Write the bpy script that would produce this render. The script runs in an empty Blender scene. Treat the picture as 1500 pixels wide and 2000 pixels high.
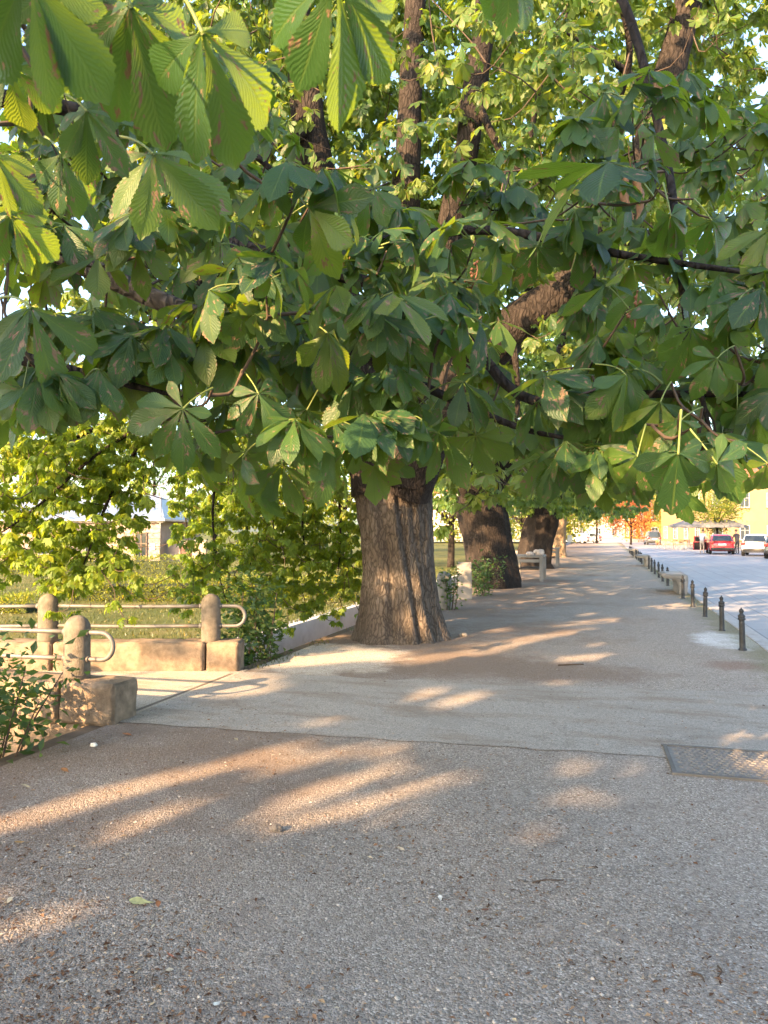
import bpy, bmesh, math, random
import numpy as np
from mathutils import Vector, Matrix, noise as mnoise
rng = np.random.default_rng(7)
random.seed(7)
S = bpy.context.scene
C = S.collection
rad = math.radians

# ------------------------------------------------------------------ camera
FPX, CX, CY, HOR, YAW, CAMH = 1450.0, 750.0, 1000.0, 1038.0, 16.5, 1.6
PITCH = math.degrees(math.atan((HOR - CY) / FPX))
cam_d = bpy.data.cameras.new('camera')
cam = bpy.data.objects.new('camera', cam_d)
C.objects.link(cam)
cam.location = (0, 0, CAMH)
cam.rotation_euler = (rad(90 + PITCH), 0, rad(YAW))
cam_d.sensor_fit = 'VERTICAL'
cam_d.sensor_height = 24.0
cam_d.lens = FPX / 2000.0 * 24.0
cam_d.clip_start = 0.05
cam_d.clip_end = 5000
cam_d.dof.use_dof = True
cam_d.dof.focus_distance = 3.4
cam_d.dof.aperture_fstop = 6.5
S.camera = cam

# ------------------------------------------------------------------ light
SUN_AZ, SUN_EL = 23.5, 22.0          # light travels 23.5 degrees right of +Y
sd = Vector((math.sin(rad(SUN_AZ)) * math.cos(rad(SUN_EL)), math.cos(rad(SUN_AZ)) * math.cos(rad(SUN_EL)), -math.sin(rad(SUN_EL))))
W = bpy.data.worlds.new('World')
S.world = W
W.use_nodes = True
wn = W.node_tree
bg = wn.nodes['Background']
sky = wn.nodes.new('ShaderNodeTexSky')
sky.sky_type = 'NISHITA'
sky.sun_disc = False
sky.sun_elevation = rad(SUN_EL)
sky.sun_rotation = rad(180 + SUN_AZ)
sky.air_density = 1.0
sky.dust_density = 2.5
sky.ozone_density = 0.8
wn.links.new(sky.outputs[0], bg.inputs[0])
bg.inputs[1].default_value = 0.15
sun_d = bpy.data.lights.new('sun', 'SUN')
sun_d.energy = 5.0
sun_d.angle = rad(0.55)
sun_d.color = (1.0, 0.64, 0.33)
sun = bpy.data.objects.new('sun', sun_d)
C.objects.link(sun)
sun.location = (-20, -40, 30)
sun.rotation_euler = sd.to_track_quat('-Z', 'Y').to_euler()
S.view_settings.view_transform = 'Standard'
S.view_settings.look = 'None'
S.view_settings.gamma = 1.0
S.view_settings.use_curve_mapping = False
S.view_settings.exposure = 2.45
S.render.engine = 'CYCLES'
S.cycles.use_denoising = True
S.cycles.max_bounces = 10
S.cycles.diffuse_bounces = 6
S.cycles.transmission_bounces = 8
S.cycles.transparent_max_bounces = 12
S.cycles.sample_clamp_indirect = 8.0

# ------------------------------------------------------------------ pixel to place
_R = cam.rotation_euler.to_matrix()
RM = np.array(_R)
CAMP = np.array([0, 0, CAMH])
def P(px, py, d):
    v = RM @ np.array([(px - CX) / FPX * d, (CY - py) / FPX * d, -d])
    return v + CAMP
def G(px, py, z=0.0):
    v = RM @ np.array([(px - CX) / FPX, (CY - py) / FPX, -1.0])
    return CAMP + v * ((z - CAMH) / v[2])
def proj(pts):
    q = (np.asarray(pts) - CAMP) @ RM
    d = -q[:, 2]
    dd = np.where(np.abs(d) < 1e-4, 1e-4, d)
    return CX + q[:, 0] / dd * FPX, CY - q[:, 1] / dd * FPX, d
SDN = np.array(sd)
def to_ground(pts):
    pts = np.asarray(pts)
    return pts[:, :2] + SDN[None, :2] * (pts[:, 2:3] / -SDN[2])

# ------------------------------------------------------------------ object helpers
def link(o, parent=None):
    C.objects.link(o)
    if parent is not None:
        o.parent = parent
    return o
def empty(name, loc=(0, 0, 0), rz=0.0, label=None, cat=None, group=None):
    o = bpy.data.objects.new(name, None)
    o.empty_display_size = 0.2
    C.objects.link(o)
    o.location = loc
    o.rotation_euler = (0, 0, rz)
    tag(o, label, cat, group)
    return o
def tag(o, label=None, cat=None, group=None, kind=None):
    if label: o['label'] = label
    if cat: o['category'] = cat
    if group: o['group'] = group
    if kind: o['kind'] = kind
    return o
def npmesh(name, V, F, attrs=None, smooth=False):
    """V (n,3); F (m,3) or (m,4) integer array"""
    me = bpy.data.meshes.new(name)
    V = np.ascontiguousarray(V, dtype=np.float32)
    F = np.ascontiguousarray(F, dtype=np.int32)
    m, k = F.shape
    me.vertices.add(len(V)); me.vertices.foreach_set('co', V.ravel())
    me.loops.add(m * k); me.loops.foreach_set('vertex_index', F.ravel())
    me.polygons.add(m); me.polygons.foreach_set('loop_start', np.arange(0, m * k, k, dtype=np.int32))
    me.update(calc_edges=True)
    for an, (typ, arr) in (attrs or {}).items():
        a = me.attributes.new(an, typ, 'POINT')
        a.data.foreach_set('value' if typ == 'FLOAT' else 'vector', np.ascontiguousarray(arr, dtype=np.float32).ravel())
    if smooth:
        me.polygons.foreach_set('use_smooth', np.ones(m, dtype=bool))
    return me
class MB:
    def __init__(s):
        s.v = []; s.f = []; s.m = []; s.sm = []
    def add(s, V, F, mi=0, smooth=False):
        o = len(s.v)
        s.v += [tuple(map(float, p)) for p in V]
        for f in F:
            s.f.append([o + int(i) for i in f]); s.m.append(mi); s.sm.append(smooth)
        return s
    def box(s, c, d, mi=0, rz=0.0, top=(1, 1)):
        x, y, z = d[0] / 2, d[1] / 2, d[2] / 2
        V = [(-x, -y, -z), (x, -y, -z), (x, y, -z), (-x, y, -z), (-x * top[0], -y * top[1], z), (x * top[0], -y * top[1], z), (x * top[0], y * top[1], z), (-x * top[0], y * top[1], z)]
        ca, sa = math.cos(rz), math.sin(rz)
        V = [(c[0] + a * ca - b * sa, c[1] + a * sa + b * ca, c[2] + e) for a, b, e in V]
        return s.add(V, [(0, 3, 2, 1), (4, 5, 6, 7), (0, 1, 5, 4), (1, 2, 6, 5), (2, 3, 7, 6), (3, 0, 4, 7)], mi)
    def tube(s, pts, r, seg=8, mi=0, smooth=True, caps=True):
        V, F, _ = tube(pts, r, seg)
        s.add(V, F, mi, smooth)
        if caps:
            o = len(s.v) - len(V)
            s.f.append([o + i for i in reversed(range(seg))]); s.m.append(mi); s.sm.append(False)
            s.f.append([o + len(V) - seg + i for i in range(seg)]); s.m.append(mi); s.sm.append(False)
        return s
    def lathe(s, prof, c=(0, 0, 0), seg=20, mi=0, smooth=True, sx=1.0, sy=1.0):
        V = []; F = []
        for r, z in prof:
            for i in range(seg):
                a = 2 * math.pi * i / seg
                V.append((c[0] + r * sx * math.cos(a), c[1] + r * sy * math.sin(a), c[2] + z))
        n = len(prof)
        for j in range(n - 1):
            for i in range(seg):
                F.append((j * seg + i, j * seg + (i + 1) % seg, (j + 1) * seg + (i + 1) % seg, (j + 1) * seg + i))
        F.append(tuple(reversed(range(seg)))); F.append(tuple((n - 1) * seg + i for i in range(seg)))
        return s.add(V, F, mi, smooth)
    def mesh(s, name):
        me = bpy.data.meshes.new(name)
        me.from_pydata(s.v, [], s.f)
        me.polygons.foreach_set('material_index', s.m)
        me.polygons.foreach_set('use_smooth', s.sm)
        me.update()
        return me
    def build(s, name, mats, parent=None, bevel=0.0, segs=2):
        me = s.mesh(name)
        if bevel > 0:
            bm = bmesh.new(); bm.from_mesh(me)
            bmesh.ops.remove_doubles(bm, verts=bm.verts, dist=1e-5)
            bmesh.ops.bevel(bm, geom=[e for e in bm.edges if len(e.link_faces) == 2 and e.calc_face_angle(0) > 0.5], offset=bevel, segments=segs, affect='EDGES', profile=0.6)
            bm.to_mesh(me); bm.free()
        for m in (mats if isinstance(mats, (list, tuple)) else [mats]):
            me.materials.append(m)
        o = bpy.data.objects.new(name, me)
        return link(o, parent)
def spline(pts, n):
    pts = np.asarray(pts, float)
    if len(pts) < 3:
        t = np.linspace(0, 1, n)[:, None]
        return pts[0] * (1 - t) + pts[-1] * t
    q = np.vstack([2 * pts[0] - pts[1], pts, 2 * pts[-1] - pts[-2]])
    out = []
    for u in np.linspace(0, len(pts) - 1 - 1e-6, n):
        i = int(u); t = u - i
        a, b, c, d = q[i], q[i + 1], q[i + 2], q[i + 3]
        out.append(0.5 * (2 * b + (c - a) * t + (2 * a - 5 * b + 4 * c - d) * t * t + (3 * b - a - 3 * c + d) * t ** 3))
    return np.array(out)
def tube(pts, r, seg=8):
    pts = np.asarray(pts, float); n = len(pts)
    r = np.broadcast_to(np.asarray(r, float), (n,)) if np.ndim(r) == 0 or len(r) == n else np.interp(np.linspace(0, 1, n), np.linspace(0, 1, len(r)), r)
    T = np.gradient(pts, axis=0); T /= np.linalg.norm(T, axis=1)[:, None] + 1e-9
    a = np.array([0, 0, 1.0]) if abs(T[0][2]) < 0.9 else np.array([1.0, 0, 0])
    u = np.cross(T[0], a); u /= np.linalg.norm(u)
    V = []; ang = np.arange(seg) * 2 * math.pi / seg
    for i in range(n):
        u = u - T[i] * np.dot(u, T[i]); u /= np.linalg.norm(u) + 1e-9
        w = np.cross(T[i], u)
        V.append(pts[i] + r[i] * (np.cos(ang)[:, None] * u + np.sin(ang)[:, None] * w))
    V = np.concatenate(V)
    F = []
    for j in range(n - 1):
        for i in range(seg):
            F.append((j * seg + i, j * seg + (i + 1) % seg, (j + 1) * seg + (i + 1) % seg, (j + 1) * seg + i))
    return V, np.array(F), r

# ------------------------------------------------------------------ materials
def newmat(name):
    m = bpy.data.materials.new(name); m.use_nodes = True
    nt = m.node_tree
    return m, nt, nt.nodes['Principled BSDF'], nt.nodes['Material Output']
class N:
    def __init__(s, nt): s.nt = nt
    def n(s, typ, **kw):
        o = s.nt.nodes.new(typ)
        for k, v in kw.items(): setattr(o, k, v)
        return o
    def set(s, sock, v):
        if isinstance(v, bpy.types.NodeSocket): s.nt.links.new(v, sock)
        elif v is not None: sock.default_value = v
    def math(s, op, a, b=None, c=None, clamp=False):
        o = s.n('ShaderNodeMath', operation=op, use_clamp=clamp)
        s.set(o.inputs[0], a)
        if b is not None: s.set(o.inputs[1], b)
        if c is not None: s.set(o.inputs[2], c)
        return o.outputs[0]
    def ss(s, x, lo, hi):
        o = s.n('ShaderNodeMapRange', interpolation_type='SMOOTHSTEP')
        s.set(o.inputs[0], x); s.set(o.inputs[1], lo); s.set(o.inputs[2], hi)
        return o.outputs[0]
    def noise(s, scale, vec=None, det=4, rough=0.55, dist=0.0, out=0, w=None):
        o = s.n('ShaderNodeTexNoise')
        if w is not None:
            o.noise_dimensions = '4D'; s.set(o.inputs['W'], w)
        s.set(o.inputs['Vector'], vec); o.inputs['Scale'].default_value = scale
        o.inputs['Detail'].default_value = det; o.inputs['Roughness'].default_value = rough; o.inputs['Distortion'].default_value = dist
        return o.outputs[out]
    def voro(s, scale, vec=None, feature='F1', out='Distance', rnd=1.0):
        o = s.n('ShaderNodeTexVoronoi', feature=feature)
        s.set(o.inputs['Vector'], vec); o.inputs['Scale'].default_value = scale; o.inputs['Randomness'].default_value = rnd
        return o.outputs[out]
    def mix(s, f, a, b, typ='MIX'):
        o = s.n('ShaderNodeMix', data_type='RGBA', blend_type=typ)
        s.set(o.inputs[0], f); s.set(o.inputs[6], a); s.set(o.inputs[7], b)
        return o.outputs[2]
    def ramp(s, x, stops):
        o = s.n('ShaderNodeValToRGB')
        s.set(o.inputs[0], x)
        e = o.color_ramp.elements
        while len(e) < len(stops): e.new(0.5)
        for i, (p, c) in enumerate(stops):
            e[i].position = p; e[i].color = (*c, 1)
        return o.outputs[0]
    def map(s, vec, scale=(1, 1, 1), loc=(0, 0, 0), rot=(0, 0, 0)):
        o = s.n('ShaderNodeMapping')
        s.set(o.inputs[0], vec); o.inputs[1].default_value = loc; o.inputs[2].default_value = rot; o.inputs[3].default_value = scale
        return o.outputs[0]
    def bump(s, h, strength=0.5, dist=0.02, nrm=None):
        o = s.n('ShaderNodeBump')
        o.inputs['Strength'].default_value = strength; o.inputs['Distance'].default_value = dist
        s.set(o.inputs['Height'], h); s.set(o.inputs['Normal'], nrm)
        return o.outputs[0]
    def obj(s): return s.n('ShaderNodeTexCoord').outputs['Object']
    def pos(s): return s.n('ShaderNodeNewGeometry').outputs['Position']
    def rnd(s): return s.n('ShaderNodeObjectInfo').outputs['Random']
    def attr(s, name, out='Fac'): return s.n('ShaderNodeAttribute', attribute_name=name).outputs[out]
    def sep(s, v):
        o = s.n('ShaderNodeSeparateXYZ'); s.set(o.inputs[0], v); return o.outputs
def c4(c): return (*c, 1.0)
MATS = {}
def simple(name, col, rough=0.7, var=0.12, scale=6.0, bump=0.15, bscale=60.0, metal=0.0, spec=0.4, coat=0.0, dirt=None, dscale=2.0, damt=0.5):
    if name in MATS: return MATS[name]
    m, nt, b, out = newmat(name); k = N(nt)
    p = k.pos()
    n1 = k.noise(scale, p, 5)
    lo = tuple(x * (1 - var * 2) for x in col); hi = tuple(min(1, x * (1 + var * 2)) for x in col)
    colr = k.ramp(n1, [(0.25, lo), (0.75, hi)])
    if dirt is not None:
        d = k.ss(k.noise(dscale, p, 6, 0.65), 0.48, 0.68)
        colr = k.mix(k.math('MULTIPLY', d, damt), colr, c4(dirt))
    k.set(b.inputs['Base Color'], colr)
    b.inputs['Roughness'].default_value = rough; b.inputs['Metallic'].default_value = metal
    b.inputs['Specular IOR Level'].default_value = spec; b.inputs['Coat Weight'].default_value = coat
    if bump > 0:
        k.set(b.inputs['Normal'], k.bump(k.noise(bscale, p, 4, 0.6), bump, 0.01))
    MATS[name] = m
    return m
def glass_mat(name='window_glass', col=(0.03, 0.04, 0.045)):
    if name in MATS: return MATS[name]
    m, nt, b, out = newmat(name)
    b.inputs['Base Color'].default_value = c4(col); b.inputs['Roughness'].default_value = 0.06
    b.inputs['Specular IOR Level'].default_value = 0.9
    MATS[name] = m
    return m

def leaf_mat(name, top, under, trans, veins=True, brown=0.5, tmix=0.42):
    m, nt, b, out = newmat(name); k = N(nt)
    lr = k.math('FRACT', k.math('ADD', k.attr('lr'), k.math('MULTIPLY', k.rnd(), 7.31)))
    geo = k.n('ShaderNodeNewGeometry')
    var = k.ramp(lr, [(0.0, (top[0] * .55, top[1] * .6, top[2] * .8)), (0.4, top), (0.72, (top[0] * 1.45, top[1] * 1.25, top[2] * 1.0)), (0.92, (top[0] * 2.4, top[1] * 1.6, top[2] * 0.9)), (1.0, (top[0] * 4.0, top[1] * 1.9, top[2] * 0.9))])
    tvar = k.ramp(lr, [(0.0, tuple(x * 0.8 for x in trans)), (0.6, trans), (1.0, (trans[0] * 1.35, trans[1] * 1.12, trans[2]))])
    col = k.mix(k.math('MULTIPLY', geo.outputs['Backfacing'], 0.75), var, c4(under))
    nrm = None
    if veins:
        uv = k.attr('luv', 'Vector')
        x, y, z = k.sep(uv)
        au = k.math('ABSOLUTE', x)
        ph = k.math('SUBTRACT', k.math('MULTIPLY', y, 16.0), k.math('MULTIPLY', k.math('POWER', au, .8), 4.2))
        ph = k.math('ADD', ph, k.math('MULTIPLY', k.noise(2.2, uv, 3, .6, w=k.math('MULTIPLY', k.math('ADD', lr, k.rnd()), 23.0)), 2.2))
        fr = k.math('ABSOLUTE', k.math('SUBTRACT', k.math('FRACT', ph), 0.5))     # 0 mid, .5 at vein
        vein = k.ss(fr, 0.37, 0.5)
        mid = k.math('SUBTRACT', 1.0, k.ss(au, 0.02, 0.09))
        vm = k.math('MAXIMUM', k.math('MULTIPLY', vein, 0.33), k.math('MULTIPLY', mid, 0.85))
        col = k.mix(vm, col, c4((top[0] * 2.6 + 0.02, top[1] * 1.7 + 0.02, top[2] * 1.3)))
        tvar = k.mix(k.math('MULTIPLY', k.math('MAXIMUM', vein, mid), 0.4), tvar, c4((trans[0] * 0.55, trans[1] * 0.55, trans[2] * 0.4)))
        # blotches of leaf-miner damage running between the veins
        wv = k.math('ADD', k.math('MULTIPLY', lr, 37.0), k.math('MULTIPLY', k.rnd(), 91.0))
        mv = k.map(uv, (1.2, 3.0, 1.0))
        nb = k.noise(1.7, mv, 4, 0.62, 0.6, w=wv)
        amt = k.math('MULTIPLY', k.math('FRACT', k.math('MULTIPLY', lr, 13.7)), 0.075 * brown)
        blot = k.ss(k.math('ADD', nb, amt), 0.63, 0.665)
        edge = k.math('MULTIPLY', k.ss(k.math('MULTIPLY', k.math('MAXIMUM', au, k.math('POWER', y, 3.0)), k.noise(2.3, mv, 3, 0.6, w=wv)), 0.62, 0.68), 0.8 * brown)
        bl = k.math('MAXIMUM', blot, edge)
        bc = k.mix(k.noise(9.0, uv, 3), c4((0.13, 0.065, 0.03)), c4((0.40, 0.29, 0.17)))
        col = k.mix(bl, col, bc)
        tvar = k.mix(bl, tvar, c4((0.16, 0.06, 0.012)))
        h = k.math('SUBTRACT', k.math('MULTIPLY', fr, -1.0), k.math('MULTIPLY', mid, 0.6))
        nrm = k.bump(h, 0.27, 0.006)
        k.set(b.inputs['Normal'], nrm)
    k.set(b.inputs['Base Color'], col)
    k.set(b.inputs['Roughness'], k.math('ADD', .36, k.math('MULTIPLY', k.math('FRACT', k.math('MULTIPLY', lr, 5.3)), .22)))
    b.inputs['Specular IOR Level'].default_value = 0.45
    t = k.n('ShaderNodeBsdfTranslucent'); k.set(t.inputs[0], tvar)
    if nrm is not None: k.set(t.inputs['Normal'], nrm)
    mx = k.n('ShaderNodeMixShader'); mx.inputs[0].default_value = tmix
    nt.links.new(b.outputs[0], mx.inputs[1]); nt.links.new(t.outputs[0], mx.inputs[2])
    nt.links.new(mx.outputs[0], out.inputs[0])
    MATS[name] = m
    return m
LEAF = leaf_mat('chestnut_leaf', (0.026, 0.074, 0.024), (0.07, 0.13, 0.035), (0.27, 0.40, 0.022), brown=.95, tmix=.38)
LEAF1M = leaf_mat('chestnut_leaf_crown_sunlit_tone', (0.05, 0.108, 0.024), (0.095, 0.155, 0.035), (0.34, 0.44, 0.03), brown=.8)  # lighter, yellower copy of the leaf colour, so the crown looks sunlit
LEAFH = leaf_mat('chestnut_leaf_yellow_sunlit_tone', (0.085, 0.16, 0.02), (0.12, 0.19, 0.03), (0.46, 0.60, 0.03), brown=.5, tmix=.48)  # yellowish late-summer leaf, its colour and translucency raised to look sunlit
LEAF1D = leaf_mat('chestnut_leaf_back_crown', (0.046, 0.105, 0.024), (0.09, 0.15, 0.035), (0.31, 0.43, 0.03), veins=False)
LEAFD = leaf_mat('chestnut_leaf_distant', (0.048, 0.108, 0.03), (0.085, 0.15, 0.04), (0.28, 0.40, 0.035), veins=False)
LEAFY = leaf_mat('yellow_green_leaf', (0.10, 0.14, 0.02), (0.13, 0.17, 0.03), (0.42, 0.44, 0.04), veins=False)
LEAFS = leaf_mat('shrub_leaf', (0.032, 0.078, 0.024), (0.06, 0.11, 0.04), (0.15, 0.25, 0.04), veins=False)
LEAFO = leaf_mat('rust_leaf', (0.20, 0.075, 0.025), (0.2, 0.09, 0.03), (0.5, 0.18, 0.04), veins=False)
STALK = simple('leaf_stalk', (0.16, 0.20, 0.05), 0.5, bump=0)
TWIG = simple('twig_bark', (0.075, 0.05, 0.034), 0.8, scale=30)

def bark_mat(name, c1, c2, c3, scale=1.0):
    m, nt, b, out = newmat(name); k = N(nt)
    p = k.pos()
    v = k.map(p, (9 * scale, 9 * scale, 2.0 * scale))
    vd = k.n('ShaderNodeVectorMath', operation='ADD'); k.set(vd.inputs[0], v)
    nz = k.n('ShaderNodeTexNoise'); k.set(nz.inputs['Vector'], p); nz.inputs['Scale'].default_value = 5.0
    sc = k.n('ShaderNodeVectorMath', operation='SCALE'); k.set(sc.inputs[0], nz.outputs['Color']); sc.inputs['Scale'].default_value = 1.1
    k.set(vd.inputs[1], sc.outputs[0])
    cr = k.voro(2.2, vd.outputs[0], 'DISTANCE_TO_EDGE')
    plate = k.ss(cr, 0.0, 0.22)
    fine = k.noise(60 * scale, k.map(p, (1, 1, 0.3)), 5, 0.65)
    big = k.noise(1.4, p, 5, 0.6)
    col = k.mix(k.ss(big, 0.35, 0.7), c4(c1), c4(c2))
    col = k.mix(k.math('MULTIPLY', k.math('SUBTRACT', 1.0, plate), 0.75), col, c4(c3))
    col = k.mix(k.math('MULTIPLY', k.ss(fine, 0.45, 0.75), 0.35), col, c4(tuple(x * 1.6 for x in c2)))
    k.set(b.inputs['Base Color'], col)
    b.inputs['Roughness'].default_value = 0.9; b.inputs['Specular IOR Level'].default_value = 0.2
    h = k.math('ADD', plate, k.math('MULTIPLY', fine, 0.45))
    k.set(b.inputs['Normal'], k.bump(h, 0.65, 0.022))
    MATS[name] = m
    return m
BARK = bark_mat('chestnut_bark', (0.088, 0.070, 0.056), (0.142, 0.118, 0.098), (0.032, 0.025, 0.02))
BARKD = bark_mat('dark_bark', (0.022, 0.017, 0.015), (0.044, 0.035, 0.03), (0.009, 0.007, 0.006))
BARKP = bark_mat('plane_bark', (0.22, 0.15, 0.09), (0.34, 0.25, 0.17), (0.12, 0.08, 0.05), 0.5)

# ================================================================== SETTING
XE, XK = -3.95, 2.08          # river edge and kerb edge of the promenade
def gravel_mat():
    m, nt, b, out = newmat('promenade_gravel'); k = N(nt)
    p = k.pos(); x, y, z = k.sep(p)
    big = k.noise(0.55, p, 5, 0.6); mid = k.noise(3.0, p, 6, 0.65)
    cell = k.n('ShaderNodeTexVoronoi'); k.set(cell.inputs['Vector'], p); cell.inputs['Scale'].default_value = 125.0
    cc = k.sep(cell.outputs['Color'])[0]
    cell2 = k.n('ShaderNodeTexVoronoi'); k.set(cell2.inputs['Vector'], p); cell2.inputs['Scale'].default_value = 46.0
    c2 = k.sep(cell2.outputs['Color'])[1]
    grain = k.ramp(cc, [(0.0, (0.145, 0.123, 0.101)), (0.35, (0.218, 0.186, 0.154)), (0.7, (0.29, 0.25, 0.21)), (0.92, (0.38, 0.335, 0.29)), (1.0, (0.50, 0.455, 0.40))])
    peb = k.ramp(c2, [(0.0, (0.16, 0.132, 0.106)), (0.5, (0.258, 0.22, 0.184)), (1.0, (0.38, 0.335, 0.29))])
    col = k.mix(k.math('MULTIPLY', k.ss(mid, 0.45, 0.65), 0.55), grain, peb)
    # brown litter and fine earth towards the river side, drifting over the middle
    lm = k.math('ADD', k.math('ADD', k.math('MULTIPLY', x, -0.20), k.math('MULTIPLY', k.ss(y, 7.9, 9.0), .22)), k.math('MULTIPLY', k.math('SUBTRACT', big, 0.5), 1.9))
    lm = k.math('ADD', lm, k.math('MULTIPLY', k.math('SUBTRACT', mid, 0.5), 0.9))
    v_ = k.map(k.map(p, (1, 1, 0), (1.6, -8.75, 0)), (1 / 3.2, 1 / .95, 1))
    ln_ = k.n('ShaderNodeVectorMath', operation='LENGTH'); k.set(ln_.inputs[0], v_)
    lm = k.math('ADD', lm, k.math('MULTIPLY', k.math('SUBTRACT', 1.0, k.ss(ln_.outputs['Value'], .3, 1.1)), .55))
    litter = k.math('MULTIPLY', k.ss(lm, 0.12, 0.8), 0.7)
    wear = k.noise(0.8, k.map(p, (1.0, 0.35, 1)), 5, 0.6)
    col = k.mix(k.math('MULTIPLY', k.ss(wear, 0.48, 0.62), 0.18), col, c4((0.295, 0.258, 0.225)))
    col = k.mix(k.math('MULTIPLY', k.ss(k.noise(1.7, p, 6, 0.7), 0.56, 0.68), 0.4), col, c4((0.145, 0.12, 0.10)))
    lf = k.noise(70.0, p, 4, 0.7)
    lcol = k.ramp(lf, [(0.3, (0.075, 0.046, 0.03)), (0.55, (0.18, 0.124, 0.088)), (0.72, (0.31, 0.235, 0.18))])
    col = k.mix(litter, col, lcol)
    # pale crushed stone beside the big trunk and at the second bollard
    def spot(cx, cy, rx, ry, rot, lo, hi):
        v = k.map(p, (1, 1, 0), (-cx, -cy, 0))
        v = k.map(v, (1 / rx, 1 / ry, 1), (0, 0, 0), (0, 0, rot))
        ln = k.n('ShaderNodeVectorMath', operation='LENGTH'); k.set(ln.inputs[0], v)
        d = k.math('ADD', ln.outputs['Value'], k.math('MULTIPLY', k.math('SUBTRACT', mid, 0.5), 0.9))
        return k.math('SUBTRACT', 1.0, k.ss(d, lo, hi))
    g1 = G(640, 1284); g2 = G(1425, 1250)
    pale = k.ramp(cc, [(0.0, (0.30, 0.25, 0.19)), (0.5, (0.48, 0.42, 0.34)), (1.0, (0.66, 0.60, 0.52))])
    col = k.mix(k.math('MULTIPLY', spot(g1[0], g1[1], 1.15, 1.35, 0.3, 0.65, 1.0), 0.85), col, pale)
    palew = k.ramp(cc, [(0.0, (0.26, 0.25, 0.24)), (0.5, (0.47, 0.46, 0.45)), (1.0, (0.72, 0.71, 0.69))])
    col = k.mix(k.math('MULTIPLY', spot(g2[0], g2[1], 0.65, 1.1, 0, 0.5, 1.0), 0.9), col, palew)
    g3 = G(1440, 1300)
    col = k.mix(k.math('MULTIPLY', spot(g3[0], g3[1], 0.5, 0.5, 0, 0.3, 1.0), 0.55), col, c4((0.16, 0.085, 0.055)))
    # thin moss and grass along the kerb
    ms = k.math('MULTIPLY', k.ss(k.math('ADD', x, k.math('MULTIPLY', mid, 0.8)), 1.95, 2.35), 0.6)
    col = k.mix(ms, col, c4((0.13, 0.125, 0.055)))
    col = k.mix(k.math('MULTIPLY', k.ss(k.noise(0.9, p, 5, 0.7), 0.5, 0.75), 0.22), col, c4((0.2, 0.17, 0.16)))
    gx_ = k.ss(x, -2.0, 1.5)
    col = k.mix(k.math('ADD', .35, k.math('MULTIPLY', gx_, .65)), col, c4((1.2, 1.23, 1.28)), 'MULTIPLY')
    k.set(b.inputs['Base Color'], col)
    b.inputs['Roughness'].default_value = 0.95; b.inputs['Specular IOR Level'].default_value = 0.2
    d1 = k.math('SUBTRACT', 1.0, cell.outputs['Distance'])
    d2 = k.math('SUBTRACT', 1.0, cell2.outputs['Distance'])
    h = k.math('ADD', k.math('MULTIPLY', d1, 0.6), k.math('ADD', k.math('MULTIPLY', d2, 0.5), k.math('MULTIPLY', lf, 0.5)))
    k.set(b.inputs['Normal'], k.bump(h, 0.9, 0.013))
    return m
GRAVEL = gravel_mat()
def strip_mat(name, base, brown):
    m, nt, b, out = newmat(name); k = N(nt)
    p = k.pos()
    cell = k.n('ShaderNodeTexVoronoi'); k.set(cell.inputs['Vector'], p); cell.inputs['Scale'].default_value = 150.0
    cc = k.sep(cell.outputs['Color'])[0]
    col = k.ramp(cc, [(0.0, tuple(x * 0.62 for x in base)), (0.5, base), (1.0, tuple(min(1, x * 1.35) for x in base))])
    st = k.noise(1.3, k.map(p, (0.6, 2.2, 1)), 6, 0.68)
    col = k.mix(k.math('MULTIPLY', k.ss(st, 0.47, 0.66), 0.55), col, c4(brown))
    fn = k.noise(24.0, k.map(p, (1, 1.6, 1)), 4, 0.7)
    col = k.mix(k.math('MULTIPLY', k.ss(fn, 0.56, 0.68), 0.45), col, c4(tuple(x * 0.5 for x in brown)))
    ck = k.voro(0.55, k.map(p, (1, 1, 1)), 'DISTANCE_TO_EDGE')
    wb = k.math('ADD', ck, k.math('MULTIPLY', k.math('SUBTRACT', k.noise(4.0, p, 5, .7), .5), .16))
    col = k.mix(k.math('MULTIPLY', k.math('SUBTRACT', 1.0, k.ss(k.math('ABSOLUTE', wb), .002, .010)), .2), col, c4(tuple(x * .4 for x in brown)))
    pt = k.noise(0.9, p, 6, .62)
    col = k.mix(k.math('MULTIPLY', k.ss(pt, .52, .6), .3), col, c4(tuple(x * .72 for x in base)))
    k.set(b.inputs['Base Color'], col)
    b.inputs['Roughness'].default_value = 0.9; b.inputs['Specular IOR Level'].default_value = 0.25
    k.set(b.inputs['Normal'], k.bump(k.math('ADD', k.math('MULTIPLY', cell.outputs['Distance'], -0.4), fn), 0.4, 0.006))
    return m
STRIP = strip_mat('worn_asphalt', (0.30, 0.272, 0.238), (0.19, 0.135, 0.092))
DECK = strip_mat('bridge_deck_asphalt', (0.38, 0.33, 0.27), (0.26, 0.18, 0.11))
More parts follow.
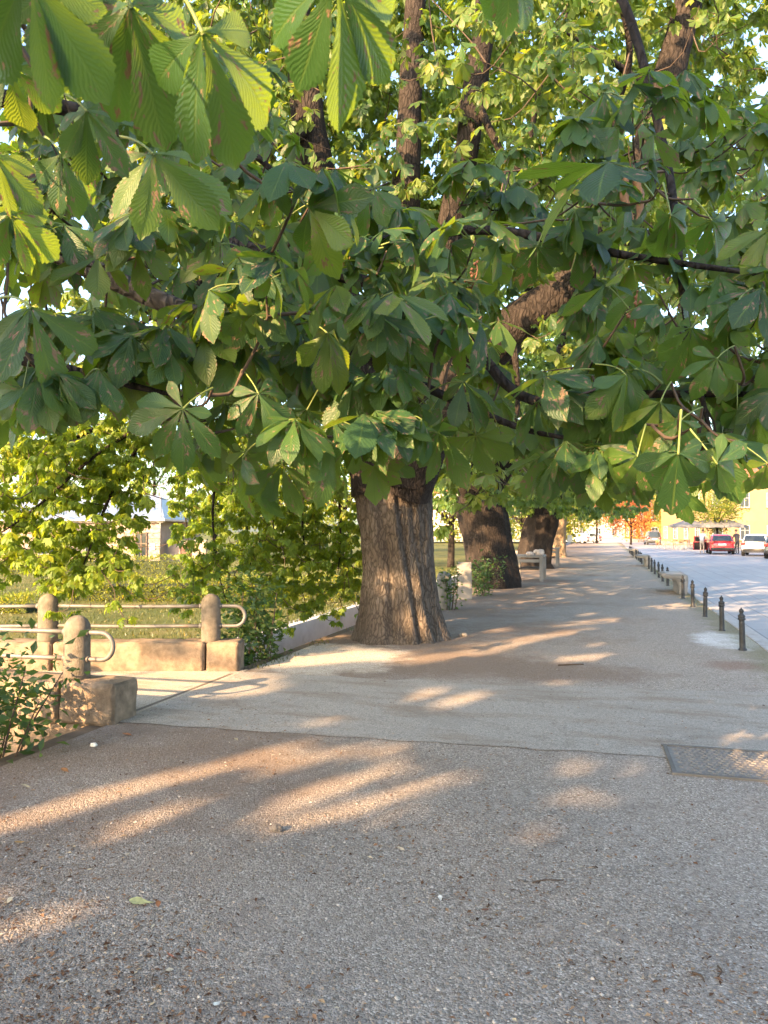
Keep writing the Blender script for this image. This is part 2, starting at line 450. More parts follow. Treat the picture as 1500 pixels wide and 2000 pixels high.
def road_mat():
    m, nt, b, out = newmat('stone_paving'); k = N(nt)
    p = k.pos()
    br = k.n('ShaderNodeTexBrick'); k.set(br.inputs['Vector'], k.map(p, (1, 1, 1), (0, 0, 0), (0, 0, rad(90))))
    br.inputs['Scale'].default_value = 1.0; br.inputs['Brick Width'].default_value = 1.2; br.inputs['Row Height'].default_value = 0.6
    br.inputs['Mortar Size'].default_value = 0.012
    br.inputs['Color1'].default_value = c4((0.215, 0.22, 0.235)); br.inputs['Color2'].default_value = c4((0.255, 0.26, 0.275)); br.inputs['Mortar'].default_value = c4((0.11, 0.11, 0.115))
    col = k.mix(k.math('MULTIPLY', k.ss(k.noise(0.7, k.map(p, (1, 0.25, 1)), 5, 0.65), 0.42, 0.7), 0.35), br.outputs['Color'], c4((0.31, 0.315, 0.33)))
    col = k.mix(k.math('MULTIPLY', k.ss(k.noise(2.5, p, 6, 0.7), 0.5, 0.72), 0.3), col, c4((0.14, 0.135, 0.13)))
    k.set(b.inputs['Base Color'], col)
    b.inputs['Roughness'].default_value = 0.62
    k.set(b.inputs['Normal'], k.bump(k.math('ADD', k.noise(90, p, 4), k.math('MULTIPLY', br.outputs['Fac'], -1.2)), 0.25, 0.006))
    return m
ROAD = road_mat()
def lawn_mat():
    m, nt, b, out = newmat('dry_lawn'); k = N(nt)
    p = k.pos()
    a = k.noise(0.5, p, 6, 0.65); f = k.noise(35, p, 4, 0.7)
    col = k.ramp(a, [(0.3, (0.06, 0.08, 0.024)), (0.5, (0.105, 0.11, 0.036)), (0.68, (0.19, 0.155, 0.065))])
    col = k.mix(k.ss(f, 0.4, 0.7), col, c4((0.07, 0.085, 0.025)))
    k.set(b.inputs['Base Color'], col); b.inputs['Roughness'].default_value = 0.95; b.inputs['Specular IOR Level'].default_value = 0.1
    k.set(b.inputs['Normal'], k.bump(f, 0.8, 0.05))
    return m
LAWN = lawn_mat()
CONC = simple('pale_concrete', (0.215, 0.203, 0.186), 0.85, 0.1, 3.0, 0.25, 120, dirt=(0.15, 0.14, 0.12), dscale=1.6, damt=0.55)
CONCW = simple('river_wall_concrete', (0.50, 0.50, 0.49), 0.85, 0.08, 2.0, 0.2, 60, dirt=(0.24, 0.23, 0.2), dscale=1.2)
PSTONE = simple('parapet_stone', (0.215, 0.158, 0.108), 0.92, 0.22, 11.0, 0.8, 70, dirt=(0.10, 0.075, 0.05), dscale=3.6, damt=0.8)
POST = simple('weathered_post_stone', (0.145, 0.122, 0.095), 0.92, 0.2, 16.0, 0.8, 90, dirt=(0.07, 0.062, 0.045), dscale=5.5, damt=0.8)
RAIL = simple('galvanised_rail', (0.135, 0.13, 0.122), 0.55, 0.12, 12.0, 0.1, 80, metal=0.3, dirt=(0.14, 0.09, 0.06), dscale=9.0, damt=0.6)
IRON = simple('bollard_iron', (0.028, 0.03, 0.033), 0.55, 0.15, 25.0, 0.2, 90, metal=0.3, dirt=(0.06, 0.056, 0.05), dscale=9, damt=0.3)
KERB = simple('kerb_granite', (0.34, 0.335, 0.335), 0.8, 0.1, 12.0, 0.3, 150, dirt=(0.17, 0.15, 0.12), dscale=2.5)
EARTH = simple('bank_earth', (0.12, 0.085, 0.055), 0.95, 0.2, 5.0, 0.6, 40)

def sheet(name, pts, z, mat, kind='structure', step=None):
    V = [(p[0], p[1], z) for p in pts]
    o = MB().add(V, [tuple(range(len(V)))]).build(name, mat)
    return tag(o, kind=kind)
# ground: everything right of the river edge out to the horizon
def gridsheet(name, xs, ys, zf, mat, kind='structure'):
    X, Y = np.meshgrid(xs, ys); Z = zf(X, Y)
    V = np.stack([X.ravel(), Y.ravel(), Z.ravel()], 1)
    nx, ny = len(xs), len(ys)
    i = np.arange(nx - 1)[None, :] + np.arange(ny - 1)[:, None] * nx
    F = np.stack([i, i + 1, i + 1 + nx, i + nx], -1).reshape(-1, 4)
    me = npmesh(name, V, F, smooth=True); me.materials.append(mat)
    o = link(bpy.data.objects.new(name, me))
    return tag(o, kind=kind)
def und(X, Y):
    return 0.012 * np.sin(X * 1.3 + 0.7 * np.sin(Y * 0.8)) * np.sin(Y * 0.9 + 1.1) + 0.006 * np.sin(X * 3.1 + Y * 2.2)
def path_z(X, Y):
    e = np.clip((X - XE) / 0.6, 0, 1) * np.clip((XK - X) / 0.5, 0, 1)
    fl = np.clip((np.abs(Y - 6.7) - 1.6) / 0.8, 0, 1)          # flat where the crossing strip lies
    return und(X, Y) * e * fl
gridsheet('promenade_path', np.linspace(XE, XK, 42), np.concatenate([np.linspace(-40, -2, 20), np.linspace(-1.6, 16, 100), np.linspace(17, 110, 60)]), path_z, GRAVEL)
sheet('road', [(XK + 0.22, -40), (60, -40), (60, 110), (XK + 0.22, 110)], -0.05, ROAD)
PLAZA = simple('far_plaza_paving', (0.40, 0.37, 0.33), 0.8, 0.1, 0.8, 0.2, 20, dirt=(0.25, 0.23, 0.2), dscale=0.4)
sheet('ground', [(XE, -40), (XE, -1500), (2500, -1500), (2500, 2500), (XE, 2500), (XE, 110), (60.0, 110), (60, -40)], -0.055, PLAZA)
# kerb of separate stones
kb = MB().box((XK + 0.11, 35, -0.13), (0.20, 150, 0.16)).build('kerb', EARTH); tag(kb, kind='structure')
kmes = [MB().box((0, 0, 0), (0.21 + 0.01 * (i % 2), 0.982, 0.16)).build('kerbstone', KERB, bevel=0.012) for i in range(3)]
for i in range(80):
    src = kmes[i % 3]
    o = src if i < 3 else src.copy()
    if i >= 3: C.objects.link(o)
    o.parent = kb
    o.location = (XK + 0.11 + random.uniform(-.008, .008), 4.0 + i * 1.0, -0.065 + random.uniform(-.006, .004))
    o.rotation_euler = (random.uniform(-.006, .006), random.uniform(-.01, .01), random.uniform(-.006, .006))
# crossing strip continuing the bridge over the promenade
def wob(a, b, n, amp):
    a = np.array(a); b = np.array(b); t = np.linspace(0, 1, n)[:, None]
    q = a + (b - a) * t
    nrm = np.array([-(b - a)[1], (b - a)[0]]); nrm = nrm / np.linalg.norm(nrm)
    w = np.array([mnoise.noise(Vector((i * 0.37, amp * 50, 3.1))) * amp for i in range(n)])
    return q + nrm * w[:, None]
lo = wob(G(235, 1412)[:2], (XK, 5.74), 60, 0.05); up = wob(G(520, 1317)[:2], (XK, 8.2), 60, 0.13)
V = [(x, y, 0.005) for x, y in lo] + [(x, y, 0.005) for x, y in up]
V[0] = (XE, V[0][1], 0.005); V[60] = (XE, V[60][1], 0.005)
n = 60
o = MB().add(V, [(i, i + 1, n + i + 1, n + i) for i in range(n - 1)]).build('crossing_path', STRIP); tag(o, kind='structure')
# lawn beyond the stream
XW = -6.5
def lawn_z(X, Y):
    t = np.clip((XW - X) / 13.0, 0, 1)
    return -0.44 + 0.1 * t + 0.05 * np.sin(X * 0.6 + Y * 0.35) * np.clip((XW - X) / 3, 0, 1) + 0.0 * Y
gridsheet('lawn', np.concatenate([[-2500, -300], np.linspace(-60, XW - 0.35, 70)]), np.concatenate([[-1500, -60], np.linspace(-20, 120, 90), [2500]]), lawn_z, LAWN)
# stream
wm, nt, b, out = newmat('stream_water'); k = N(nt)
b.inputs['Base Color'].default_value = c4((0.03, 0.04, 0.025)); b.inputs['Roughness'].default_value = 0.08
k.set(b.inputs['Normal'], k.bump(k.noise(7, k.pos(), 4), 0.25, 0.03))
sheet('stream_water', [(-6.6, -300), (XE + 0.05, -300), (XE + 0.05, 500), (-6.6, 500)], -1.6, wm)
# embankment walls
o = MB().box((XW - 0.2, 60, -1.17), (0.4, 260, 1.46)).build('embankment_wall', CONCW, bevel=0.02); tag(o, 'pale concrete stream wall with grass growing along its top', 'wall')
o = MB().box((XE - 0.10, 60, -0.88), (0.24, 260, 1.72)).build('embankment_wall', EARTH, bevel=0.03); tag(o, 'dark earthy retaining wall under the promenade edge', 'wall')
# near bank with earth under the bushes
def bank_z(X, Y): return -0.30 + (X - XE) * 0.75 * 1.0 + 0.08 * np.sin(X * 4 + Y * 3)
gridsheet('bank', np.linspace(-6.0, XE - 0.2, 12), np.linspace(-20, 5.05, 40), bank_z, EARTH)
gridsheet('bank', np.linspace(-5.6, XE - 0.2, 12), np.linspace(8.3, 60, 60), lambda X, Y: -0.38 + (X - XE) * 0.95 + 0.06 * np.sin(X * 5 + Y * 2), EARTH)

# ------------------------------------------------------------------ bridge parapets
Rv = np.array([math.cos(rad(YAW)), math.sin(rad(YAW))]); Fv = np.array([-math.sin(rad(YAW)), math.cos(rad(YAW))])
def rough_block(dx, dy, dz, name, mat, parent, loc, rz, amp=0.012, seg=0.045, seed=0, skirt=0.0):
    bm = bmesh.new()
    bmesh.ops.create_cube(bm, size=1.0)
    bmesh.ops.scale(bm, vec=(dx, dy, dz), verts=bm.verts)
    bmesh.ops.bevel(bm, geom=list(bm.edges), offset=0.014, segments=2, affect='EDGES')
    for ax, L in ((0, dx), (1, dy), (2, dz)):
        cuts = max(1, int(L / seg))
        for i in range(1, cuts):
            co = [0, 0, 0]; no = [0, 0, 0]; co[ax] = -L / 2 + L * i / cuts; no[ax] = 1
            bmesh.ops.bisect_plane(bm, geom=list(bm.verts) + list(bm.edges) + list(bm.faces), plane_co=co, plane_no=no)
    bm.normal_update()
    for v in bm.verts:
        q = v.co * 9.0 + Vector((seed * 7.7, 0, 0))
        a = mnoise.fractal(q, 0.9, 2.1, 4)
        edge = sum(1 for c, L in ((v.co.x, dx), (v.co.y, dy), (v.co.z, dz)) if abs(abs(c) - L / 2) < 0.05)
        v.co += v.normal * (amp * a - (0.016 * max(0, mnoise.noise(q * 0.8 + Vector((9, 3, 1))) + 0.15) if edge > 1 else 0))
    me = bpy.data.meshes.new(name); bm.to_mesh(me); bm.free()
    me.polygons.foreach_set('use_smooth', [True] * len(me.polygons))
    me.materials.append(mat)
    o = link(bpy.data.objects.new(name, me), parent)
    o.location = loc; o.rotation_euler = (0, 0, rz)
    return o
def post_mesh():
    m = MB(); H = 0.55; r = 0.105
    prof = [(r * 1.02, -0.02), (r * 1.02, 0.05), (r, 0.2), (r * 0.99, H - 0.13)]
    for i in range(1, 7):
        a = i / 6 * math.pi / 2
        prof.append((r * 0.99 * math.cos(a) + 0.004, H - 0.13 + 0.13 * math.sin(a)))
    m.lathe(prof, seg=26)
    V = np.array(m.v)
    for i, p in enumerate(V):
        q = Vector((p[0] * 9, p[1] * 9, p[2] * 9))
        s = 1 + 0.05 * mnoise.fractal(q, 0.9, 2.0, 4)
        m.v[i] = (p[0] * s * 1.06, p[1] * s, p[2])
    return m
def parapet(name, org, ang, length, blocks, posts, label, loop_r=0.0, deep=None):
    """org: front right bottom corner at deck level; local -x runs along the parapet, +y to its back"""
    t = empty(name, (org[0], org[1], 0), ang, label, 'parapet')
    x = 0.0
    for i, L in enumerate(blocks):
        rough_block(L - 0.02, 0.36, 0.36, 'stone_block', PSTONE, t, (x - L / 2, 0.18, 0.15), 0, seed=i + len(name), amp=.011)
        x -= L
    if deep:
        MB().box((-length / 2 - 0.02, 0.19, -0.86), (length, 0.33, 1.68)).build('abutment_wall', PSTONE, t)
    pm = None
    for px_ in posts:
        o = post_mesh().build('post', POST, t)
        o.location = (px_, 0.17, 0.325)
    for zz in (0.345 + 0.385, 0.345 + 0.155):
        xs = [posts[0]] + [p for p in posts[1:]] + [-length]
        for a, b_ in zip(xs[:-1], xs[1:]):
            pts = spline([(a - 0.09, 0.17, zz), ((a + b_) / 2, 0.17, zz - 0.006), (b_ + (0.09 if b_ != -length else 0), 0.17, zz + 0.004)], 8)
            rl = MB().tube(pts, 0.021, 10).build('rail', RAIL, t)
            MB().tube([(a - 0.135, 0.17, zz), (a - 0.1, 0.17, zz)], 0.03, 12).build('collar', RAIL, rl)
    a = posts[0]; z1, z2 = 0.73, 0.50; R = (z1 - z2) / 2; ext = loop_r
    pts = [(a + 0.08, 0.17, z1), (a + 0.08 + ext * 0.6, 0.17, z1)] + [(a + 0.08 + ext + R * math.sin(q), 0.17, (z1 + z2) / 2 + R * math.cos(q)) for q in np.linspace(0, math.pi, 12)] + [(a + 0.08 + ext * 0.6, 0.17, z2), (a + 0.08, 0.17, z2)]
    MB().tube(spline(pts, 40), 0.021, 10).build('end_loop', RAIL, t)
    for zz in (z1, z2):
        MB().tube([(a + 0.09, 0.17, zz), (a + 0.125, 0.17, zz)], 0.031, 12).build('collar', RAIL, t)
    return t
fo = G(468, 1312)
parapet('bridge_parapet', fo, rad(YAW), 5.6, [0.40, 1.75, 1.2, 1.1, 1.1], [-0.37, -2.27, -4.2], 'low sunlit stone parapet with rails, in front of the grass bank', 0.20)
no_ = G(228, 1413)
parapet('bridge_parapet', (no_[0] + 0.02, no_[1] - 0.06), rad(2), 4.6, [0.55, 1.3, 1.3, 1.4], [-0.49, -2.5], 'low stone parapet with rails beside the leafy bush, shaded end block', 0.16, deep=True)
# bridge deck
a0 = no_[:2] + np.array([0.02, 0.25]); a1 = fo[:2] + np.array([0.0, 0.02])
dk = [(XE, a0[1]), (XE, a1[1] + 0.1), tuple(fo[:2] - Rv * 5.7 + np.array([0, .1])), (-9.3, a0[1] - .15)]
mb = MB(); mb.add([(x, y, 0.006) for x, y in dk] + [(x, y, -0.30) for x, y in dk], [(3, 2, 1, 0)[::-1], (4, 5, 6, 7), (0, 1, 5, 4), (1, 2, 6, 5), (2, 3, 7, 6), (3, 0, 4, 7)])
o = mb.build('bridge_deck', DECK); tag(o, kind='structure')
j0 = G(243, 1398); j1 = G(452, 1317)
JOINT = simple('joint_tar', (0.13, 0.105, 0.082), 0.9)
jm = MB().box(((j0[0] + j1[0]) / 2, (j0[1] + j1[1]) / 2, 0.002), (0.04, float(np.linalg.norm(j1 - j0)), 0.014), rz=math.atan2(j1[1] - j0[1], j1[0] - j0[0]) - math.pi / 2)
tag(jm.build('deck_joint', JOINT), kind='structure')

# ------------------------------------------------------------------ iron drain cover
g = G(1314, 1462); g2 = G(1322, 1512)
cv = empty('drain_cover', (g2[0] + 0.0, g2[1], 0.009), rad(1.5), 'rectangular ribbed iron drain cover set in the gravel at the crossing strip', 'drain cover')
wd, hg = 1.15, 0.64
MB().box((wd / 2, hg / 2, -0.012), (wd, hg, 0.02)).build('cover_plate', IRONC := simple('cover_iron', (0.20, 0.185, 0.17), 0.75, 0.12, 20, 0.3, 80, metal=0.1, dirt=(0.24, 0.21, 0.19), dscale=4, damt=0.6), cv)
fm = MB()
for c, d in (((wd / 2, -0.012, -0.008), (wd + .07, 0.028, 0.03)), ((wd / 2, hg + .012, -0.008), (wd + .07, 0.028, 0.03)), ((-.012, hg / 2, -0.009), (0.028, hg, 0.03)), ((wd + .012, hg / 2, -0.009), (0.028, hg, 0.03))):
    fm.box(c, d)
fm.build('frame', simple('cover_frame_iron', (0.12, 0.11, 0.10), 0.7, metal=0.2), cv)
rm = MB()
for i in range(22):
    for j in range(12):
        x = 0.03 + (i + 0.5 * (j % 2)) * (wd - .08) / 22 + 0.02; y = 0.035 + j * (hg - .07) / 11
        rm.box((x, y, 0.001), (0.032, 0.012, 0.009), rz=rad(35 if (i + j) % 2 else -35))
r_ = rm.build('tread_pattern', MATS['cover_iron'], cv); r_['kind'] = 'stuff'

# ================================================================== LEAVES
TT = [0, .06, .14, .24, .36, .48, .60, .70, .79, .87, .93, .97, 1.0]
WW = [.03, .07, .16, .32, .54, .76, .94, 1.0, .90, .64, .35, .13, 0.0]
def leaflet(L, ang, pitch, roll, rows, cols, hw=0.215, serr=0.0, curl=0.25, fold=0.25, twist=0.0, r=None):
    V = []; UV = []; F = []
    idx = []
    for j, t in enumerate(rows):
        w = np.interp(t, TT, WW) * hw * L
        row = []
        cs = [0.0] if t in (0.0, 1.0) and len(rows) <= 6 else cols
        for u in cs:
            uu = u
            x = w * uu; y = L * t
            if abs(u) == 1.0 and serr > 0:
                if j % 2 == 0: x *= (1 - serr)
                else: y += 0.012 * L
            z = fold * abs(x) - 0.6 * fold * abs(x) * abs(uu) - curl * L * t * t
            if serr > 0 and r is not None:
                z += 0.012 * L * math.sin(t * 9 + r[0] * 6 + u * 2) * abs(u)
            V.append((x, y, z)); UV.append((u, t, 0)); row.append(len(V) - 1)
        idx.append(row)
    for a, b in zip(idx[:-1], idx[1:]):
        if len(a) == 1 and len(b) == 1: continue
        if len(a) == 1:
            for i in range(len(b) - 1): F.append((a[0], b[i + 1], b[i]))
        elif len(b) == 1:
            for i in range(len(a) - 1): F.append((a[i], a[i + 1], b[0]))
        else:
            for i in range(len(a) - 1):
                F.append((a[i], a[i + 1], b[i + 1])); F.append((a[i], b[i + 1], b[i]))
    V = np.array(V)
    M = Matrix.Rotation(-ang, 3, 'Z') @ Matrix.Rotation(-pitch, 3, 'X') @ Matrix.Rotation(roll, 3, 'Y')
    return V @ np.array(M).T, np.array(F), np.array(UV)
PET = np.array([0, -0.62, -0.42])       # where the stalk meets the twig, in leaflet lengths
def make_leaf(lod, seed, limp=0.0):
    r = np.random.default_rng(seed)
    angs = [0, 37, -37, 77, -77, 122, -122] if lod < 2 else [0, 45, -45, 95, -95]
    lens = [1.0, .96, .96, .78, .78, .5, .5] if lod < 2 else [1.0, .92, .92, .66, .66]
    if lod < 2 and seed % 3 == 1: angs = angs[:5]; lens = [1.0, .95, .95, .68, .68]; angs = [0, 42, -42, 92, -92]
    Vs, Fs, Us, Ls = [], [], [], []; o = 0
    for a, l in zip(angs, lens):
        l *= r.uniform(.84, 1.12); a = rad(a + r.uniform(-7, 7))
        pitch = rad(r.uniform(6, 26) + limp); roll = rad(r.normal(0, 15))
        if lod == 0:
            rows = list(np.linspace(0, 1, 35)); cols = [-1.0, -.55, 0.0, .55, 1.0]
            q = leaflet(l, a, pitch, roll, rows, cols, hw=r.uniform(.185, .25), serr=.10, curl=r.uniform(-.12, .46), fold=r.uniform(.05, .65), r=r.uniform(0, 1, 3))
        elif lod == 1.5:
            q = leaflet(l, a, pitch, roll, [0.0, .62, 1.0], [-1.0, 0.0, 1.0], hw=.235, curl=r.uniform(.05, .35), fold=.35)
        elif lod == 1:
            q = leaflet(l, a, pitch, roll, [0.0, .36, .72, 1.0], [-1.0, 0.0, 1.0], hw=.225, curl=r.uniform(.05, .35), fold=.35)
        else:
            q = leaflet(l, a, pitch, roll, [0.0, .62, 1.0], [-1.0, 1.0], hw=.26, curl=r.uniform(.1, .3), fold=0)
        Vs.append(q[0]); Fs.append(q[1] + o); Us.append(q[2]); o += len(q[0])
        Ls.append(np.full(len(q[0]), r.uniform(-.06, .06)))
    return np.concatenate(Vs), np.concatenate(Fs), np.concatenate(Us), np.concatenate(Ls)
def leaf_mesh0(seed, limp=0.0):
    V, F, U, Lr = make_leaf(0, seed, limp)
    base = np.random.default_rng(seed + 5).uniform(.1, .9)
    pts = spline([(0, 0.02, -0.01), (0, -0.18, -0.06), (0, -0.42, -0.22), tuple(PET)], 8)
    PV, PF, _ = tube(pts, [0.016, 0.013, 0.013, 0.02], 6)
    PF3 = np.concatenate([PF[:, [0, 1, 2]], PF[:, [0, 2, 3]]])
    n = len(V)
    VV = np.concatenate([V, PV]); FF = np.concatenate([F, PF3 + n])
    me = npmesh('leaf', VV, FF, {'lr': ('FLOAT', np.concatenate([Lr + base, np.full(len(PV), .5)])), 'luv': ('FLOAT_VECTOR', np.concatenate([U, np.zeros((len(PV), 3))]))}, smooth=True)
    me.materials.append(LEAF); me.materials.append(STALK)
    mi = np.zeros(len(FF), dtype=np.int32); mi[len(F):] = 1
    me.polygons.foreach_set('material_index', mi)
    return me
LEAF0 = [leaf_mesh0(11 + i, limp=(i % 5) * 8 - 4) for i in range(20)]
LEAF1 = [make_leaf(1, 40 + i, (i % 3) * 10) for i in range(6)]
LEAF15 = [make_leaf(1.5, 55 + i, (i % 3) * 10) for i in range(8)]
LEAF2 = [make_leaf(2, 70 + i, (i % 3) * 10) for i in range(6)]
def merged_leaves(name, mats, M, lib, mat, parent=None, kind='stuff'):
    """M (n,4,4): one mesh of many compound leaves"""
    n = len(M); Vs, Fs, Us, Ls = [], [], [], []; o = 0
    pick = np.arange(n) % len(lib)
    rr = np.random.default_rng(n + 3).uniform(0, 1, n)
    for q in range(len(lib)):
        ids = np.where(pick == q)[0]
        if len(ids) == 0: continue
        V, F, U, Lr = lib[q]
        W_ = np.einsum('nij,vj->nvi', M[ids][:, :3, :3], V) + M[ids][:, None, :3, 3]
        nv = len(V)
        Vs.append(W_.reshape(-1, 3)); Fs.append((F[None] + (np.arange(len(ids)) * nv)[:, None, None] + o).reshape(-1, 3))
        Us.append(np.tile(U, (len(ids), 1))); Ls.append((Lr[None] + rr[ids][:, None]).ravel()); o += nv * len(ids)
    me = npmesh(name, np.concatenate(Vs), np.concatenate(Fs), {'lr': ('FLOAT', np.concatenate(Ls)), 'luv': ('FLOAT_VECTOR', np.concatenate(Us))}, smooth=False)
    me.materials.append(mat)
    ob = link(bpy.data.objects.new(name, me), parent)
    if kind: ob['kind'] = kind
    return ob
def nrm(v): return v / (np.linalg.norm(v, axis=-1, keepdims=True) + 1e-9)
def shoots(tips, axes, r, nl=(4, 7), L=(0.11, 0.19), droop=(0.15, 0.9), noise=0.35, bias=(0, 0, 0)):
    """compound leaves radiating from shoot tips; returns (n,4,4) leaf matrices with the stalk base on the shoot"""
    out = []
    for p, a in zip(tips, axes):
        a = a / (np.linalg.norm(a) + 1e-9)
        n = r.integers(nl[0], nl[1] + 1)
        ref = np.array([0, 0, 1.0]) if abs(a[2]) < .85 else np.array([1.0, 0, 0])
        u = np.cross(a, ref); u /= np.linalg.norm(u); w = np.cross(a, u)
        ph = r.uniform(0, 6.28)
        for i in range(n):
            th = ph + (i % 2) * math.pi + (i // 2) * math.pi / 2 + r.uniform(-.35, .35)
            el = rad(r.uniform(45, 88))
            d = a * math.cos(el) + (u * math.cos(th) + w * math.sin(th)) * math.sin(el)
            y = np.array([d[0], d[1], 0]) + 1e-4
            y = y / np.linalg.norm(y) * max(.35, math.hypot(d[0], d[1]))
            y = y + np.array([0, 0, -r.uniform(*droop)]) + r.normal(0, noise * .35, 3) + np.array(bias) * r.uniform(.3, 1.2)
            y /= np.linalg.norm(y)
            z = np.array([0, 0, 1.0]) + r.normal(0, noise, 3); z = z - y * z.dot(y)
            if np.linalg.norm(z) < .1: z = np.cross(y, u)
            z /= np.linalg.norm(z); x = np.cross(y, z)
            s = r.uniform(*L)
            R_ = np.stack([x, y, z], 1) * s
            node = p - a * r.uniform(0, .06)
            M = np.eye(4); M[:3, :3] = R_; M[:3, 3] = node - R_ @ PET
            out.append(M)
    return np.array(out).reshape(-1, 4, 4)
# ---- where the sun reaches the ground: gaps in the crowns behind the camera
PATCH = []
def patch(a, b, w): PATCH.append((G(*a)[:2], G(*b)[:2], w))
for a, b, w in [((-60, 1625), (250, 1540), .12), ((150, 1560), (430, 1495), .13), ((330, 1520), (610, 1447), .09), ((250, 1612), (420, 1545), .05), ((40, 1815), (235, 1745), .05), ((-40, 1760), (60, 1720), .04),
                ((560, 1505), (660, 1462), .05), ((660, 1470), (800, 1445), .11), ((630, 1540), (825, 1484), .07), ((585, 1553), (615, 1543), .04), ((770, 1560), (935, 1500), .09), ((560, 1596), (600, 1586), .06), ((790, 1588), (820, 1580), .04), ((650, 1590), (740, 1560), .05),
                ((1240, 1498), (1268, 1490), .07), ((1150, 1547), (1180, 1535), .08), ((1085, 1610), (1110, 1603), .05), ((1435, 1550), (1450, 1542), .06), ((1440, 1478), (1460, 1468), .05), ((1155, 1492), (1165, 1487), .04), ((880, 1620), (900, 1612), .03),
                ((800, 1290), (930, 1275), .22), ((900, 1277), (1045, 1250), .20), ((1085, 1192), (1200, 1180), .30), ((1110, 1217), (1195, 1209), .22), ((1110, 1285), (1200, 1276), .16), ((1170, 1258), (1195, 1253), .1), ((1060, 1243), (1130, 1232), .1),
                ((820, 1363), (880, 1335), .04), ((870, 1375), (960, 1350), .05), ((1195, 1390), (1215, 1385), .04), ((640, 1405), (700, 1398), .03), ((560, 1290), (760, 1275), .30), ((1090, 1330), (1130, 1325), .05),
                ((150, 1400), (470, 1320), .35), ((-250, 1330), (450, 1330), 0.7)]:
    w = w if w > .25 else w * .45
    patch(a, b, w)
# patches on the big trunk itself: points at height on its face
TR1 = np.array([-2.92, 10.75])
def keep_sun(pos, extra=0.155):
    g = to_ground(pos)
    keep = np.ones(len(g), bool)
    for a, b, w in PATCH:
        ab = b - a; t = np.clip(((g - a) @ ab) / (ab @ ab + 1e-9), 0, 1)
        dist = np.linalg.norm(g - (a + t[:, None] * ab), axis=1)
        keep &= dist > w + extra
    for px, py, w, dq in [(790, 1195, .1, 10.35), (720, 1110, .06, 10.35), (785, 1115, .02, 10.35), (822, 1135, .03, 10.35), (745, 960, .05, 10.35), (815, 945, .04, 10.35), (470, 190, .26, .95), (640, 120, .2, .9), (300, 300, .2, 1.2), (60, 90, .16, .85), (200, 280, .16, 1.2), (520, 680, .08, 2.75), (860, 880, .16, 2.5), (930, 890, .14, 2.5), (880, 660, .2, 2.9), (1000, 650, .18, 3.0)]:
        q = P(px, py, dq)
        v = pos - q; t = v @ -SDN
        dist = np.linalg.norm(v - t[:, None] * -SDN, axis=1)
        keep &= ~((dist < w + extra) & (t > 0.8))
    # the sun also reaches the boughs hanging over the stream
    t = (9.0 - pos[:, 1]) / SDN[1]; q = pos + SDN * t[:, None]
    keep &= ~((t > 1.5) & (q[:, 0] > -10) & (q[:, 0] < -4.3) & (q[:, 2] > -.6) & (q[:, 2] < 4.2))
    return keep
# lowest edge of hanging foliage as the promenade shows it
CLX = [-400, 0, 300, 480, 600, 690, 700, 840, 850, 900, 1000, 1100, 1200, 1260, 1300, 1400, 1500, 2000]
CLY = [1120, 1110, 1100, 1170, 1175, 1150, 940, 940, 990, 1000, 1000, 1012, 1018, 1000, 930, 850, 800, 780]
def keep_view(pos, dmin=7.0, margin=0):
    px, py, d = proj(pos)
    inv = (d > 0.05) & (px > -150) & (px < 1650) & (py > -200) & (py < 2200)
    low = py > np.interp(px, CLX, CLY) - margin
    near = d < dmin
    return ~(inv & (low | near)) & (np.linalg.norm(pos - CAMP, axis=1) > 1.6)

def limb(name, pts, r, parent, mat=BARKD, seg=12, n=28, bump=0.06):
    c = spline(pts, n)
    V, F, rr = tube(c, r, seg)
    V2 = V.copy()
    for i in range(len(V)):
        q = Vector(V[i])
        cen = c[i // seg]
        V2[i] = cen + (V[i] - cen) * (1 + bump * 2 * mnoise.fractal(q * 2.2, .9, 2, 3))
    me = npmesh(name, V2, F, smooth=True); me.materials.append(mat)
    return link(bpy.data.objects.new(name, me), parent), c
def twigs_to(branches, tips, r, parent, name='twigs', rt=0.0035, rb=0.011, maxl=1.6):
    """twigs grown tip by tip onto the nearest wood already there, so that they fork like real ones"""
    nodes = np.concatenate(branches); Vs, Fs = [], []; o = 0
    tips = np.asarray(tips)
    d0 = np.array([np.min(np.linalg.norm(nodes - p, axis=1)) for p in tips])
    for i in np.argsort(d0):
        p = tips[i]
        dd_ = np.linalg.norm(nodes - p, axis=1); k_ = np.argmin(dd_); L = dd_[k_]; b = nodes[k_]
        if L < 0.02 or L > maxl: continue
        m = (b * .5 + p * .5) + r.normal(0, .09 * L, 3) + np.array([0, 0, -.10 * L])
        c = spline([b, m, p], 6)
        V, F, _ = tube(c, [min(rb, .0045 + L * .006), rt], 4)
        Vs.append(V); Fs.append(F + o); o += len(V)
        nodes = np.concatenate([nodes, c[1:5]])
    me = npmesh(name, np.concatenate(Vs), np.concatenate(Fs), smooth=True); me.materials.append(TWIG)
    ob = link(bpy.data.objects.new(name, me), parent); ob['kind'] = 'stuff'
    return ob
